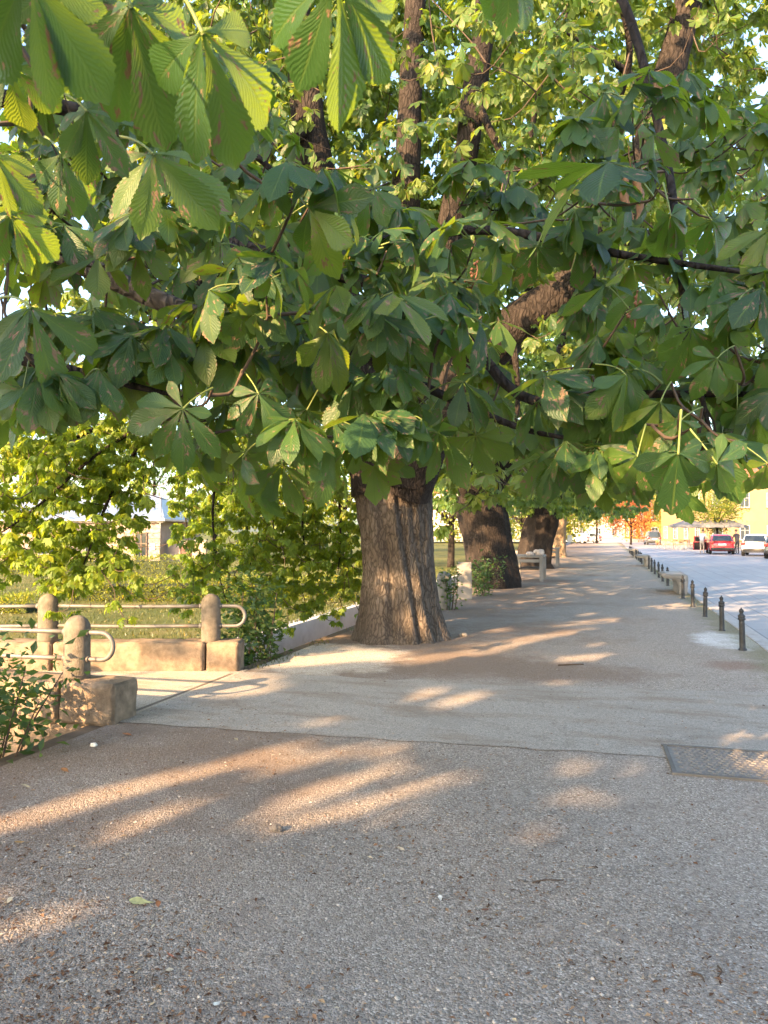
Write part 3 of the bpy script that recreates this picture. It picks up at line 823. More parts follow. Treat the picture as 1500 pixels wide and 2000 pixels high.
def trunk(parent, base, h, prof, mat, flutes, seed, lean=(0, 0), nseg=110, nz=120, knots=(), bark=0.018):
    """prof: list of (z fraction, radius); flutes: list of (angle, amplitude, sharpness, top fraction)"""
    V = np.zeros((nz, nseg, 3)); th = np.arange(nseg) * 2 * math.pi / nseg
    zs = np.linspace(0, 1, nz) ** 1.15
    pz = [p[0] for p in prof]; pr = [p[1] for p in prof]
    for j, f in enumerate(zs):
        z = f * h - (0.12 if j == 0 else 0)
        R0 = np.interp(f, pz, pr)
        rr = np.full(nseg, R0)
        for a, amp, sh, top in flutes:
            d = np.abs((th - a + .25 * math.sin(f * 3 + a) + math.pi) % (2 * math.pi) - math.pi)
            rr += R0 * amp * np.exp(-(d / sh) ** 2) * (max(0, 1 - f / top) if top < 5 else 1)
        for (ka, kz, kr, kh) in knots:
            d = np.abs((th - ka + math.pi) % (2 * math.pi) - math.pi) * R0
            q = np.sqrt(d ** 2 + (z - kz) ** 2) / kr
            rr += kh * np.exp(-q ** 2) - kh * 1.3 * np.exp(-(q / .45) ** 2)
        for i in range(nseg):
            x, y = math.cos(th[i]), math.sin(th[i])
            rg = mnoise.fractal(Vector((x * 3.2 + seed, y * 3.2, z * .55)), .85, 2.1, 5)
            r2 = mnoise.ridged_multi_fractal(Vector((x * 6.5 + seed, y * 6.5, z * 1.3)), .9, 2.0, 3, 1.0, 2.0)
            rr[i] += bark * 2.2 * rg + bark * (r2 - 1.0) * .8
        cx = base[0] + lean[0] * f ** 1.3; cy = base[1] + lean[1] * f ** 1.3
        V[j] = np.stack([cx + rr * np.cos(th), cy + rr * np.sin(th), np.full(nseg, z)], 1)
    i = np.arange(nseg)
    F = np.concatenate([np.stack([j * nseg + i, j * nseg + (i + 1) % nseg, (j + 1) * nseg + (i + 1) % nseg, (j + 1) * nseg + i], 1) for j in range(nz - 1)])
    VV = V.reshape(-1, 3)
    top = VV[-nseg:].mean(0) + np.array([0, 0, .25])
    VV = np.concatenate([VV, top[None]])
    me = npmesh('trunk', VV, F, smooth=True)
    bm = bmesh.new(); bm.from_mesh(me); bm.verts.ensure_lookup_table()
    for q in range(nseg): bm.faces.new((bm.verts[(nz - 1) * nseg + q], bm.verts[(nz - 1) * nseg + (q + 1) % nseg], bm.verts[nz * nseg]))
    bm.to_mesh(me); bm.free()
    me.polygons.foreach_set('use_smooth', [True] * len(me.polygons))
    me.materials.append(mat)
    return link(bpy.data.objects.new('trunk', me), parent)
def crown_tips(c, rx, ry, rz, n, r, skirt=1.0, inner=.35):
    """shoot tips in a crown: mostly in the outer shell, clumped, with drooping lower boughs"""
    nc = max(24, n // 26)
    d = nrm(r.normal(0, 1, (nc, 3))); rr = r.uniform(inner, 1, nc) ** .5
    cl = d * rr[:, None] * np.array([rx, ry, rz])
    k = r.integers(0, nc, n)
    t = cl[k] + r.normal(0, 1, (n, 3)) * np.array([.75, .75, .5])
    t = t + np.asarray(c)
    ax = nrm(t - np.asarray(c)) + np.array([0, 0, .1]) + r.normal(0, .3, (n, 3))
    return t, ax

# ================================================================== CHESTNUT ROW
def settle(t):
    inv = Matrix.Translation(-Vector(t.location))
    for c in t.children:
        c.matrix_parent_inverse = inv
def leaf_objects(Ms, parent, r, name='leaf'):
    for i, M in enumerate(Ms):
        o = bpy.data.objects.new(name, LEAF0[int(r.integers(0, len(LEAF0)))])
        o.matrix_basis = Matrix(M.tolist())
        link(o, parent)
def biggest(Ms, n, dmin=0.0):
    px, py, d = proj(Ms[:, :3, 3])
    s = np.linalg.norm(Ms[:, :3, 1], axis=1) / np.maximum(d, .3)
    s[(px < -80) | (px > 1580) | (py < -80) | (py > 1300) | (d < dmin)] = 0
    order = np.argsort(-s)
    pick = order[:n][s[order[:n]] > 0]
    m = np.zeros(len(Ms), bool); m[pick] = True
    return m
def key_leaf(hx, hy, tx, ty, d, dd=0.0, nb=0.55, roll=0.0):
    tx, ty = hx + (tx - hx) * 1.18, hy + (ty - hy) * 1.18
    h = P(hx, hy, d); t = P(tx, ty, d + dd); y = t - h; L = np.linalg.norm(y); y /= L
    z = np.array([0, 0, 1.0]) * (1 - nb) + nrm(CAMP - h) * nb
    z = z - y * z.dot(y); z /= np.linalg.norm(z)
    x = np.cross(y, z)
    if roll:
        c, s = math.cos(rad(roll)), math.sin(rad(roll)); x, z = x * c - z * s, x * s + z * c
    M = np.eye(4); M[:3, :3] = np.stack([x, y, z], 1) * L; M[:3, 3] = h
    return M
def winshoots(r, n, x0, x1, y0, y1, d0, d1, ybot=None, avoid=()):
    """shoot tips filling a part of the low canopy (direction from the picture, distance from leaf size)"""
    px = r.uniform(x0, x1, n * 3); py = r.uniform(y0, y1, n * 3); d = r.uniform(d0, d1, n * 3)
    ok = np.ones(n * 3, bool)
    if ybot is not None: ok &= py < np.interp(px, *ybot)
    for (a, b_, c, e) in avoid: ok &= ~((px > a) & (px < c) & (py > b_) & (py < e))
    px, py, d = px[ok][:n], py[ok][:n], d[ok][:n]
    return np.array([P(a, b_, c) for a, b_, c in zip(px, py, d)])

# ---------------------------------------------------------------- near tree (its trunk stands left of the camera, its boughs hang into view)
r0 = np.random.default_rng(21)
T0 = (-3.2, -9.0, 0)
t0 = empty('chestnut_tree', T0, 0, 'chestnut whose big serrated leaves hang low and close over the promenade', 'tree', 'chestnut trees along the promenade')
trunk(t0, T0, 3.3, [(0, .72), (.12, .56), (.5, .5), (.85, .52), (1, .5)], BARK, [(0.4, .25, .3, .5), (2.2, .2, .3, .5), (4.1, .3, .35, .5), (5.4, .15, .3, .4)], 3.0, nseg=60, nz=60)
tp = np.array([T0[0], T0[1], 3.0])
NEAR = []
def nb_(pts, r, seg=9, n=34, mat=BARKD):
    o, c = limb('branch', pts, r, t0, mat, seg, n, .05); NEAR.append(c); return c
nb_([tp, (-3.3, -4, 4.0), (-3.2, 0.2, 3.6), P(-450, 150, 2.7), P(-60, 400, 2.8), P(250, 560, 2.8), P(440, 640, 2.75), P(575, 712, 2.75), P(690, 790, 2.8)], [.15, .10, .075, .055, .046, .040, .036, .034, .012], mat=BARK)
nb_([tp + (0.1, 0.1, 0.2), (-3.0, -4, 4.6), (-3.0, 1.2, 4.0), P(-300, 290, 4.3), P(150, 370, 4.3), P(340, 440, 4.2), P(600, 520, 3.9), P(850, 600, 3.6), P(1020, 775, 3.3), P(1250, 770, 2.7), P(1480, 770, 2.4)], [.15, .11, .09, .07, .055, .045, .035, .03, .022, .016, .008], n=50)
nb_([tp + (0.2, 0, 0.1), (-2.0, -5.0, 4.6), (-1.6, -.2, 3.2), P(-300, -420, 1.25), P(200, -170, 1.05), P(620, -190, 1.1), P(1050, -240, 1.2)], [.1, .06, .04, .025, .018, .012, .006])
nb_([P(560, 510, 4.0), P(760, 470, 3.6), P(960, 450, 3.3), P(1230, 500, 3.0), P(1520, 540, 3.0)], [.032, .028, .022, .016, .008], n=34)
nb_([(-2.6, 0.6, 4.8), P(760, -520, 4.2), P(1150, -120, 3.9), P(1290, 260, 3.5), P(1340, 620, 2.9), P(1390, 860, 2.3)], [.06, .04, .026, .019, .014, .006], n=40)
nb_([(-3.0, 0.9, 3.9), P(-250, 100, 3.0), P(120, 210, 3.0), P(430, 260, 3.2), P(620, 420, 3.4)], [.06, .045, .03, .018, .007])
nb_([(-3.1, 0.0, 3.5), P(-500, 480, 2.6), P(-150, 640, 2.3), P(120, 720, 2.2), P(330, 770, 2.1)], [.07, .045, .03, .02, .006])
nb_([P(440, 470, 4.1), P(620, 640, 3.4), P(800, 740, 2.9), P(1000, 830, 2.7), P(1130, 860, 2.5)], [.03, .026, .02, .012, .006])
for c in NEAR: pass
KEY = [  # hub, tip of the middle leaflet, distance, tilt
    (357, 798, 285, 885, 1.85, -.04, .62), (505, 768, 540, 850, 2.0, 0, .6), (640, 650, 705, 728, 2.1, -.05, .5), (488, 585, 385, 602, 2.1, -.06, .45),
    (60, 600, 140, 705, 1.9, -.05, .5), (190, 500, 115, 545, 2.2, -.1, .45), (1290, 785, 1262, 865, 2.05, -.02, .68), (1225, 722, 1110, 770, 2.15, -.08, .5),
    (1400, 905, 1452, 985, 1.75, .02, .8), (1325, 885, 1318, 1012, 1.7, .0, .85), (1245, 890, 1225, 975, 2.0, .02, .85), (1330, 820, 1270, 880, 2.0, 0, .7), (1440, 800, 1440, 862, 2.2, .03, .85), (1500, 905, 1560, 960, 1.9, 0, .8),
    (790, 585, 880, 630, 2.3, -.06, .45), (905, 745, 1000, 770, 2.4, -.05, .4), (770, 900, 740, 955, 2.6, .05, .8), (830, 840, 850, 925, 2.4, .03, .9), (930, 850, 945, 935, 2.5, .03, .85),
    (730, 365, 690, 420, 2.9, -.05, .5), (1190, 315, 1050, 330, 2.5, -.1, .35), (1180, 180, 1100, 215, 3.0, -.1, .4), (430, 475, 350, 500, 2.6, -.08, .4), (620, 500, 690, 560, 2.6, -.06, .45),
    (820, 790, 790, 830, 2.3, -.02, .7), (1050, 480, 1020, 560, 2.9, .06, .9), (1130, 470, 1140, 560, 2.9, .06, .9), (960, 500, 950, 580, 3.0, .06, .85), (1310, 420, 1330, 520, 2.5, .02, .8), (1390, 430, 1430, 500, 2.4, 0, .7),
    (1160, 880, 1130, 960, 2.2, .02, .85), (1090, 890, 1070, 950, 2.4, .03, .85), (600, 800, 560, 880, 2.3, .03, .85), (690, 850, 650, 910, 2.5, .03, .85), (480, 880, 505, 935, 2.2, .03, .85), (330, 880, 345, 935, 2.3, .05, .9),
    (150, 790, 175, 845, 2.0, .02, .85), (45, 760, 30, 840, 1.9, .0, .85), (240, 730, 200, 790, 2.1, 0, .8), (300, 690, 340, 745, 2.2, -.02, .6), (560, 690, 520, 745, 2.4, 0, .6),
    (1350, 640, 1300, 720, 2.3, -.02, .6), (1440, 590, 1400, 665, 2.2, -.02, .6), (1250, 560, 1190, 590, 2.6, -.05, .5), (1400, 700, 1350, 760, 2.1, 0, .7),
    # the closest leaves, above and left of the lens
    (395, 62, 500, 300, .95, .03, .80), (655, -45, 690, 215, .88, .03, .85), (55, -60, 88, 225, .80, .04, .7), (255, 10, 345, 255, 1.0, .05, .75), (170, 215, 265, 325, 1.15, .02, .65),
    (560, 20, 545, 95, 1.1, .02, .5), (1000, -70, 985, 75, 1.0, .03, .85), (20, 130, 50, 260, 1.2, .06, .6), (120, -30, 185, 120, 1.15, .05, .6), (120, 300, 175, 395, 1.3, .0, .7), (230, 150, 310, 230, 1.4, -.05, .5), (20, 420, 70, 560, 1.25, .05, .7), (300, 300, 400, 420, 1.6, 0, .6), (-10, 300, 20, 420, 1.2, 0, .7)]
KM = np.array([key_leaf(*q) for q in KEY])
YB = ([-100, 0, 100, 200, 300, 450, 560, 700, 760, 800, 900, 1000, 1100, 1200, 1300, 1400, 1500, 1700], [800, 790, 800, 810, 850, 850, 880, 870, 830, 830, 830, 870, 905, 920, 930, 865, 800, 780])
AV = [(960, 540, 1150, 690), (575, 130, 700, 340), (850, 0, 1000, 330), (740, 0, 850, 330), (700, 0, 1400, 130)]
tips0 = np.concatenate([
    winshoots(r0, 30, -80, 760, 430, 850, 1.9, 3.2, YB, AV), winshoots(r0, 34, 700, 1600, 450, 900, 2.0, 3.4, YB, AV),
    winshoots(r0, 16, 1060, 1560, 760, 930, 2.2, 4.2, YB, AV), winshoots(r0, 22, 950, 1600, 170, 520, 2.8, 4.6, YB, AV), winshoots(r0, 14, -80, 650, 150, 480, 2.0, 3.6, None, AV), winshoots(r0, 10, 600, 960, 350, 620, 2.8, 4.0, YB, AV),
    winshoots(r0, 105, -80, 900, 400, 810, 3.0, 6.0, YB, AV), winshoots(r0, 100, 900, 1600, 260, 880, 3.2, 6.5, YB, AV), winshoots(r0, 40, -80, 560, 40, 420, 3.6, 7.0, None, AV)])
ax0 = np.tile(np.array([.2, -.35, -.05]), (len(tips0), 1)) + r0.normal(0, .45, (len(tips0), 3))
SM = shoots(tips0, ax0, r0, (4, 7), (.105, .19), (.2, .85), .3, bias=(.12, -.6, 0))
dd = proj(SM[:, :3, 3])
low = dd[1] > np.interp(dd[0], YB[0], [y + 70 for y in YB[1]])
inav = np.zeros(len(SM), bool)
for (a, b_, c, e) in AV[:2]: inav |= (dd[0] > a + 25) & (dd[0] < c - 25) & (dd[1] > b_ + 25) & (dd[1] < e - 25)
SM = SM[~low & ~inav & (dd[2] > 1.3)]
ALL0 = np.concatenate([KM, SM])
big = biggest(ALL0, 300); big[:len(KM)] = True
idx = np.where(big)[0][:300]
sel = np.zeros(len(ALL0), bool); sel[idx] = True
leaf_objects(ALL0[sel], t0, r0)
kb_ = np.array([M[:3, :3] @ PET + M[:3, 3] for M in KM])
twigs_to(NEAR, np.concatenate([tips0, kb_]), r0, t0)
# the rest of its crown
ct, ca = crown_tips((T0[0], T0[1], 8.2), 5.4, 5.4, 5.6, 2300, r0)
ct = ct[ct[:, 2] > 2.3]; ca = ca[:len(ct)]
CM = shoots(ct, ca, r0, (5, 7), (.15, .22), (.2, .9), .4)
CM = CM[keep_sun(CM[:, :3, 3]) & keep_view(CM[:, :3, 3], 9.0)]
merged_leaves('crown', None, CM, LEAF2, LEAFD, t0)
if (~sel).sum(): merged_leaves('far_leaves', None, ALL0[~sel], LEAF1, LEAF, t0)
for i in range(5):
    a = rad([-70, -15, 35, 85, 250][i])
    limb('limb', [tp + (.1 * math.cos(a), .1 * math.sin(a), .1), tp + np.array([1.2 * math.cos(a), 1.2 * math.sin(a), 2.2]), tp + np.array([2.4 * math.cos(a), 2.4 * math.sin(a), 5.0]), tp + np.array([2.9 * math.cos(a + .3), 2.9 * math.sin(a + .3), 8.4])], [.26, .2, .13, .05], t0, BARKD, 8, 14)
# dried flower stalks and one withered leaf among the near boughs
FST = simple('dry_flower_stalk', (0.22, 0.10, 0.06), 0.8)
WITH = simple('withered_leaf', (0.24, 0.13, 0.07), 0.85, 0.2, 30)
for px, py, d, h in [(655, 420, 3.3, .16), (1240, 640, 2.6, .13), (918, 570, 3.0, .12), (760, 560, 3.0, .10), (75, 490, 2.1, .08)]:
    b0 = P(px, py, d); m = MB()
    tip = b0 + np.array([r0.normal(0, .015), r0.normal(0, .015), h])
    m.tube(spline([b0, (b0 + tip) / 2 + r0.normal(0, .008, 3), tip], 6), [.004, .002], 5)
    for i in range(16):
        f = r0.uniform(.15, 1); q = b0 + (tip - b0) * f; e = q + nrm(np.array([*r0.normal(0, 1, 2), .5])) * .03 * (1.2 - f)
        m.tube([q, e], [.0022, .0016], 4)
        if i % 2: m.lathe([(.001, -.006), (.006, -.002), (.006, .003), (.001, .007)], e, 6)
    m.build('flower_stalk', FST, t0)
m = MB(); top = P(1232, 325, 2.9)
for s in (-1, 1):
    pts = [top + np.array([0, 0, 0]), P(1232 + s * 12, 360, 2.9), P(1236 + s * 15, 395, 2.9), P(1240 + s * 3, 428, 2.9)]
    c = spline(pts, 14)
    V, F, _ = tube(c, [.003, .014, .018, .013, .003], 7)
    V = np.array([v + 0.006 * np.array(mnoise.noise_vector(Vector(v * 60))) for v in V]); m.add(V, F, 0, True)
m.tube(spline([P(1228, 285, 2.9), P(1228, 305, 2.9), top], 5), .0025, 5)
m.build('withered_leaf', WITH, t0)
settle(t0)

# ---------------------------------------------------------------- the big chestnut in the middle
r1 = np.random.default_rng(33)
T1 = (TR1[0], TR1[1], 0)
t1 = empty('chestnut_tree', T1, 0, 'stout fluted chestnut trunk with pale crushed stone at its foot, beside the bridge', 'tree', 'chestnut trees along the promenade')
trunk(t1, T1, 3.3, [(0, .64), (.05, .585), (.15, .54), (.38, .525), (.63, .545), (.78, .56), (1, .44)], BARK,
      [(-1.25, .11, .16, 5), (-0.75, .13, .22, .38), (-1.75, -.10, .10, 5), (-1.05, -.13, .09, 9), (-0.55, -.10, .10, 9), (-2.3, .14, .4, .3), (2.6, .25, .4, .5), (0.2, .16, .3, .3), (1.2, .2, .4, .4), (-3.0, .22, .3, .3), (-2.0, .09, .35, 9), (-1.45, -.06, .07, 9)],
      11.0, lean=(-.16, 0.0), nseg=170, nz=170, knots=[(-2.15, 1.45, .16, .07), (-2.6, 1.95, .22, .10), (-2.3, 2.35, .3, .08)], bark=.02)
L1 = []
def l1(name, pts, r, mat=BARK, seg=14, n=34):
    o, c = limb(name, pts, r, t1, mat, seg, n, .07); L1.append(c); return c
D = 11.0
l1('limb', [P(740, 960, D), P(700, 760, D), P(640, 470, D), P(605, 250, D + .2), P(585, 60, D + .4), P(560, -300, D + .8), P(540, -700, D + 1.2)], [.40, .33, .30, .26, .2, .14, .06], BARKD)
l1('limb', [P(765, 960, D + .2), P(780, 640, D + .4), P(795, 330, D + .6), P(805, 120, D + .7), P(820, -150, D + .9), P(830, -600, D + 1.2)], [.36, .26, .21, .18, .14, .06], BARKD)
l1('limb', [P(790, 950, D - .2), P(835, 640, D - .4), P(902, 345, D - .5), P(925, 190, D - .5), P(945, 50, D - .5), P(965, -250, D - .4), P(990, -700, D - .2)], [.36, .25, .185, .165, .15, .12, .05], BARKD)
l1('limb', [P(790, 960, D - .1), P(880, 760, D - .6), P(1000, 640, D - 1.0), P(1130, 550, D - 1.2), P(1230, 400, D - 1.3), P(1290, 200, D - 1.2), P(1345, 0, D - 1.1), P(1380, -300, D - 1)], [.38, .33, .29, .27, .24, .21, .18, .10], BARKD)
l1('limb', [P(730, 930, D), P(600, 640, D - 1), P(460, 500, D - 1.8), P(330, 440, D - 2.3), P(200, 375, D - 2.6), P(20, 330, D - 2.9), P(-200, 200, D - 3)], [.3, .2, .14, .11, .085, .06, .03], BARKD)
def br(pts, r, n=22): return l1('branch', pts, r, BARKD, 7, n)
br([P(1235, 400, D - 1.3), P(1200, 250, D - 2), P(1230, 100, D - 2.6), P(1190, -60, D - 3)], [.09, .06, .04, .02])
br([P(1290, 200, D - 1.2), P(1210, 130, D - 1.8), P(1100, 60, D - 2.4)], [.07, .04, .015])
br([P(925, 190, D - .5), P(1010, 330, D - 1.2), P(1060, 150, D - 1.6), P(1110, 20, D - 2)], [.06, .045, .03, .012])
br([P(605, 250, D), P(500, 300, D - 1), P(380, 340, D - 2), P(250, 330, D - 2.4)], [.1, .06, .04, .015])
# drooping boughs on the stream side
CURT = []
for pts in ([P(560, 640, 10), P(400, 760, 9.4), P(200, 880, 9.0), P(60, 1000, 8.8), P(-60, 1080, 8.7)], [P(520, 640, 10.2), P(330, 800, 9.6), P(230, 940, 9.2), P(180, 1060, 9.1), P(150, 1140, 9)],
            [P(600, 700, 11), P(470, 820, 11), P(420, 950, 11), P(420, 1080, 11), P(440, 1170, 11)], [P(640, 760, 12), P(600, 880, 12.2), P(590, 1000, 12.3), P(600, 1110, 12.3), P(620, 1165, 12.3)],
            [P(600, 700, 12.4), P(520, 840, 12.6), P(530, 980, 12.8), P(540, 1090, 12.8)], [P(440, 520, 9.5), P(250, 650, 8.6), P(60, 780, 8.0), P(-80, 900, 7.8)], [P(660, 760, 11.5), P(660, 900, 11.8), P(665, 1050, 12), P(660, 1120, 12)],
            [P(500, 620, 10), P(330, 760, 9.5), P(120, 870, 9.2), P(20, 930, 9.1), P(-60, 980, 9)], [P(560, 700, 11.6), P(490, 840, 11.8), P(480, 980, 11.9), P(490, 1110, 12)], [P(560, 760, 12.5), P(380, 860, 12.5), P(360, 960, 12.6), P(370, 1080, 12.7)]):
    CURT.append(br(pts, [.06, .035, .022, .014, .006], 18))
ctips = []
for i, c in enumerate(CURT):
    for q in range(215 if i < 2 else 165):
        b0 = c[int(len(c) * (0.25 + .74 * r1.uniform()) ** .8)]
        ctips.append(b0 + r1.normal(0, 1, 3) * np.array([.6, .32, .26]))
ctips = np.array(ctips)
pxx, pyy, _ = proj(ctips)
ctips = ctips[~((pxx > 288) & (pxx < 335) & (pyy > 900))]
HM = shoots(ctips, np.tile([-.2, -.25, -.35], (len(ctips), 1)) + r1.normal(0, .4, (len(ctips), 3)), r1, (5, 8), (.075, .125), (.3, 1.2), .3)
# spray of lit leaves at the lower right of the crown
sp = br([P(1000, 640, 9.9), P(1010, 800, 9.6), P(960, 920, 9.2), P(915, 985, 9.0)], [.05, .03, .018, .005])
sp2 = br([P(1130, 550, 9.8), P(1180, 700, 9.0), P(1150, 850, 8.4), P(1090, 950, 8.2)], [.06, .035, .02, .006])
sp3 = br([P(1230, 400, 9.7), P(1330, 600, 8.5), P(1350, 780, 7.6), P(1280, 880, 7.2)], [.06, .035, .02, .006])
stips = np.concatenate([c[6:][r1.integers(0, len(c) - 6, k_)] + r1.normal(0, 1, (k_, 3)) * np.array([s_, s_, .28]) for c, k_, s_ in ((sp, 22, .3), (sp2, 70, .7), (sp3, 70, .7))])
px, py, d = proj(stips); stips = stips[(py < np.interp(px, CLX, CLY) - 40) | (px < 1000)]
HM2 = shoots(stips, np.tile([.2, -.3, -.2], (len(stips), 1)) + r1.normal(0, .4, (len(stips), 3)), r1, (4, 7), (.11, .17), (.2, 1.0), .3)
ct, ca = crown_tips((T1[0], T1[1], 8.3), 5.6, 5.2, 6.0, 1900, r1)
ct2, ca2 = crown_tips((T1[0] + .4, T1[1] - 1.0, 5.4), 4.6, 3.4, 2.4, 420, r1)
ct = np.concatenate([ct, ct2]); ca = np.concatenate([ca, ca2])
m_ = ct[:, 2] > 2.2; ct, ca = ct[m_], ca[m_]
CM1 = shoots(ct, ca, r1, (5, 7), (.13, .2), (.2, .9), .4)
px, py, d = proj(CM1[:, :3, 3])
win = np.zeros(len(CM1), bool)
for (a, b_, c, e, dl) in [(560, 150, 680, 340, 10.9), (752, 20, 850, 340, 11.4), (870, 50, 985, 340, 10.2), (975, 540, 1150, 690, 9.9), (1240, 0, 1390, 220, 9.6)]:
    win |= (px > a) & (px < c) & (py > b_) & (py < e) & (d < dl) & (r1.uniform(0, 1, len(px)) < .65)
thin = (py < 420) & (px > 560) & (px < 1450) & (d < 12) & (r1.uniform(0, 1, len(px)) < .25) & (d < 10.5)
q_ = CM1[:, :3, 3] + SDN * ((9.6 - CM1[:, 1, 3]) / SDN[1])[:, None]
win |= (CM1[:, 1, 3] < 9.0) & (q_[:, 0] > -10) & (q_[:, 0] < -4.0) & (q_[:, 2] > -.3) & (q_[:, 2] < 3.4)
CM1 = CM1[~win & ~thin & keep_view(CM1[:, :3, 3], 6.0, 25)]
px, py, d = proj(HM2[:, :3, 3]); HM2 = HM2[(py < np.interp(px, CLX, CLY) - 20) | (px < 1000)]
bk = winshoots(r1, 2100, 420, 1470, -160, 480, 11.6, 17.0)
BM = shoots(bk, r1.normal(0, .6, (len(bk), 3)) + [0, 0, .2], r1, (5, 7), (.15, .21), (.2, .9), .45)
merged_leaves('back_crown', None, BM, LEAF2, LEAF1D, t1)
bk2 = winshoots(r1, 420, -120, 560, -160, 520, 9.5, 14.0)
BM = shoots(bk2, r1.normal(0, .6, (len(bk2), 3)) + [0, 0, .2], r1, (5, 7), (.15, .21), (.2, .9), .45)
merged_leaves('back_crown', None, BM, LEAF2, LEAF1D, t1)
A1 = np.concatenate([HM, HM2, CM1])
b1 = biggest(A1, 300)
leaf_objects(A1[b1], t1, r1)
nh = len(HM); hb = ~b1; hb[nh:] = False; cb = ~b1; cb[:nh] = False
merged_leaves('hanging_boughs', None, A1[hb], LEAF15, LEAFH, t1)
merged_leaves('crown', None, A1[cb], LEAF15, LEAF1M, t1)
twigs_to(L1 + [CURT[0]], np.concatenate([ctips, stips, ct[::5], bk[::4], bk2[::4]]), r1, t1, rb=.012)
settle(t1)

# ---------------------------------------------------------------- trees further along and behind the camera
def row_tree(base, label, r, h=2.4, rad_=.75, lean=(0, 0), limbs=None, n=1500, mat=BARKD, objs=0, cz=8.0, rx=5.2, rz=5.6, sun=False, view=True, L=(.15, .22), flare=1.25, lowskirt=True, lr=1.0):
    t = empty('chestnut_tree', (base[0], base[1], 0), 0, label, 'tree', 'chestnut trees along the promenade')
    trunk(t, base, h, [(0, rad_ * flare), (.1, rad_ * 1.05), (.5, rad_), (.8, rad_ * 1.08), (1, rad_ * .95)], mat, [(r.uniform(0, 6.28), r.uniform(.06, .2), r.uniform(.15, .35), r.uniform(.4, 5)) for _ in range(7)], r.uniform(0, 50), lean, 64, 60)
    top = np.array([base[0] + lean[0], base[1] + lean[1], h - .25])
    for i in range(limbs or 5):
        a = i * 6.28 / (limbs or 5) + r.uniform(-.4, .4) + .3
        limb('limb', [top, top + np.array([1.0 * math.cos(a), 1.0 * math.sin(a), 1.4]), top + np.array([2.3 * math.cos(a), 2.3 * math.sin(a), 4.0]), top + np.array([2.9 * math.cos(a + .3), 2.9 * math.sin(a + .3), 7.4])], [rad_ * .6 * lr, rad_ * .38 * lr, .15 * lr, .05 * lr], t, mat, 8, 14)
    ct, ca = crown_tips((base[0], base[1], cz), rx, rx, rz, n, r)
    if lowskirt:
        a = r.uniform(0, 6.28, n // 4); q = r.uniform(1.5, rx * 1.02, n // 4)
        ct2 = np.stack([base[0] + q * np.cos(a), base[1] + q * np.sin(a), r.uniform(2.3, 5.0, n // 4)], 1)
        ct = np.concatenate([ct, ct2]); ca = np.concatenate([ca, np.stack([np.cos(a), np.sin(a), -.3 + 0 * a], 1)])
    m_ = ct[:, 2] > 2.2
    M = shoots(ct[m_], ca[m_], r, (5, 7), L, (.2, .9), .4)
    k_ = np.ones(len(M), bool)
    if sun: k_ &= keep_sun(M[:, :3, 3])
    if view: k_ &= keep_view(M[:, :3, 3], 5.0)
    M = M[k_]
    if objs:
        b_ = biggest(M, objs); leaf_objects(M[b_], t, r); M = M[~b_]
    merged_leaves('crown', None, M, LEAF2, LEAFD, t)
    settle(t)
    return t
row_tree((-3.05, 21.3), 'dark broad chestnut trunk leaning towards the stream, with a pale slab post at its foot', np.random.default_rng(5), 2.6, .62, (-.42, 0), objs=160, n=1700, flare=1.0)
row_tree((-3.1, 32.6), 'dark chestnut trunk forking wide just behind the concrete table', np.random.default_rng(6), 2.3, .62, (.55, .2), n=1500, L=(.17, .25))
row_tree((-2.75, 47.5), 'lighter brown trunk carrying a small white notice at the end of the row', np.random.default_rng(8), 3.4, .42, (.1, 0), n=1300, mat=BARKP, L=(.18, .27), cz=9)
tb1 = row_tree((-3.3, -19.5), 'chestnut standing behind the viewpoint, second along from the bridge', np.random.default_rng(9), 2.8, .55, n=1500, sun=True, view=False)
tb2 = row_tree((-3.4, -29.5), 'chestnut standing behind the viewpoint, third along from the bridge', np.random.default_rng(10), 2.8, .5, n=1500, sun=True, view=False)
tb3 = row_tree((-3.0, -39.5), 'chestnut standing behind the viewpoint, fourth along from the bridge', np.random.default_rng(12), 2.8, .5, n=1500, sun=True, view=False)

tb4 = row_tree((-10.2, -11), 'unseen chestnut added on the far bank behind the viewpoint to cast shade', np.random.default_rng(14), 2.8, .45, n=700, sun=True, view=True, rx=4.0, cz=7.5, rz=4.2, lowskirt=False, limbs=3, lr=.45)  # unseen tree added to shade the stream side of the promenade
# extra boughs added inside those crowns to cast the shade over the promenade
rf = np.random.default_rng(101)
def fill_shade(n, xr, yr, zr, extra=.12):
    cr = [(t0, (T0[0], T0[1], 8.0), (5.4, 5.4, 5.8)), (tb1, (-3.3, -19.5, 7.8), (5.6, 5.6, 5.8)), (tb2, (-3.4, -29.5, 8.2), (5.6, 5.6, 6)), (tb3, (-3.0, -39.5, 8.2), (5.6, 5.6, 6)), (tb4, (-10.2, -11, 7.3), (4.4, 4.4, 4.4))]
    tg = np.stack([rf.uniform(*xr, n), rf.uniform(*yr, n), rf.uniform(*zr, n)], 1)
    done = np.zeros(n, bool); got = [[] for _ in cr]
    for _ in range(40):
        s = rf.uniform(6, 46, n); p = tg - SDN * s[:, None]
        for i, (t, c, rr) in enumerate(cr):
            q = (p - np.array(c)) / np.array(rr)
            ok = ((q ** 2).sum(1) < 1) & ~done & (p[:, 2] > 2.4) & keep_view(p, 9.0)
            got[i].append(p[ok]); done |= ok
    return [np.concatenate(g) for g in got]
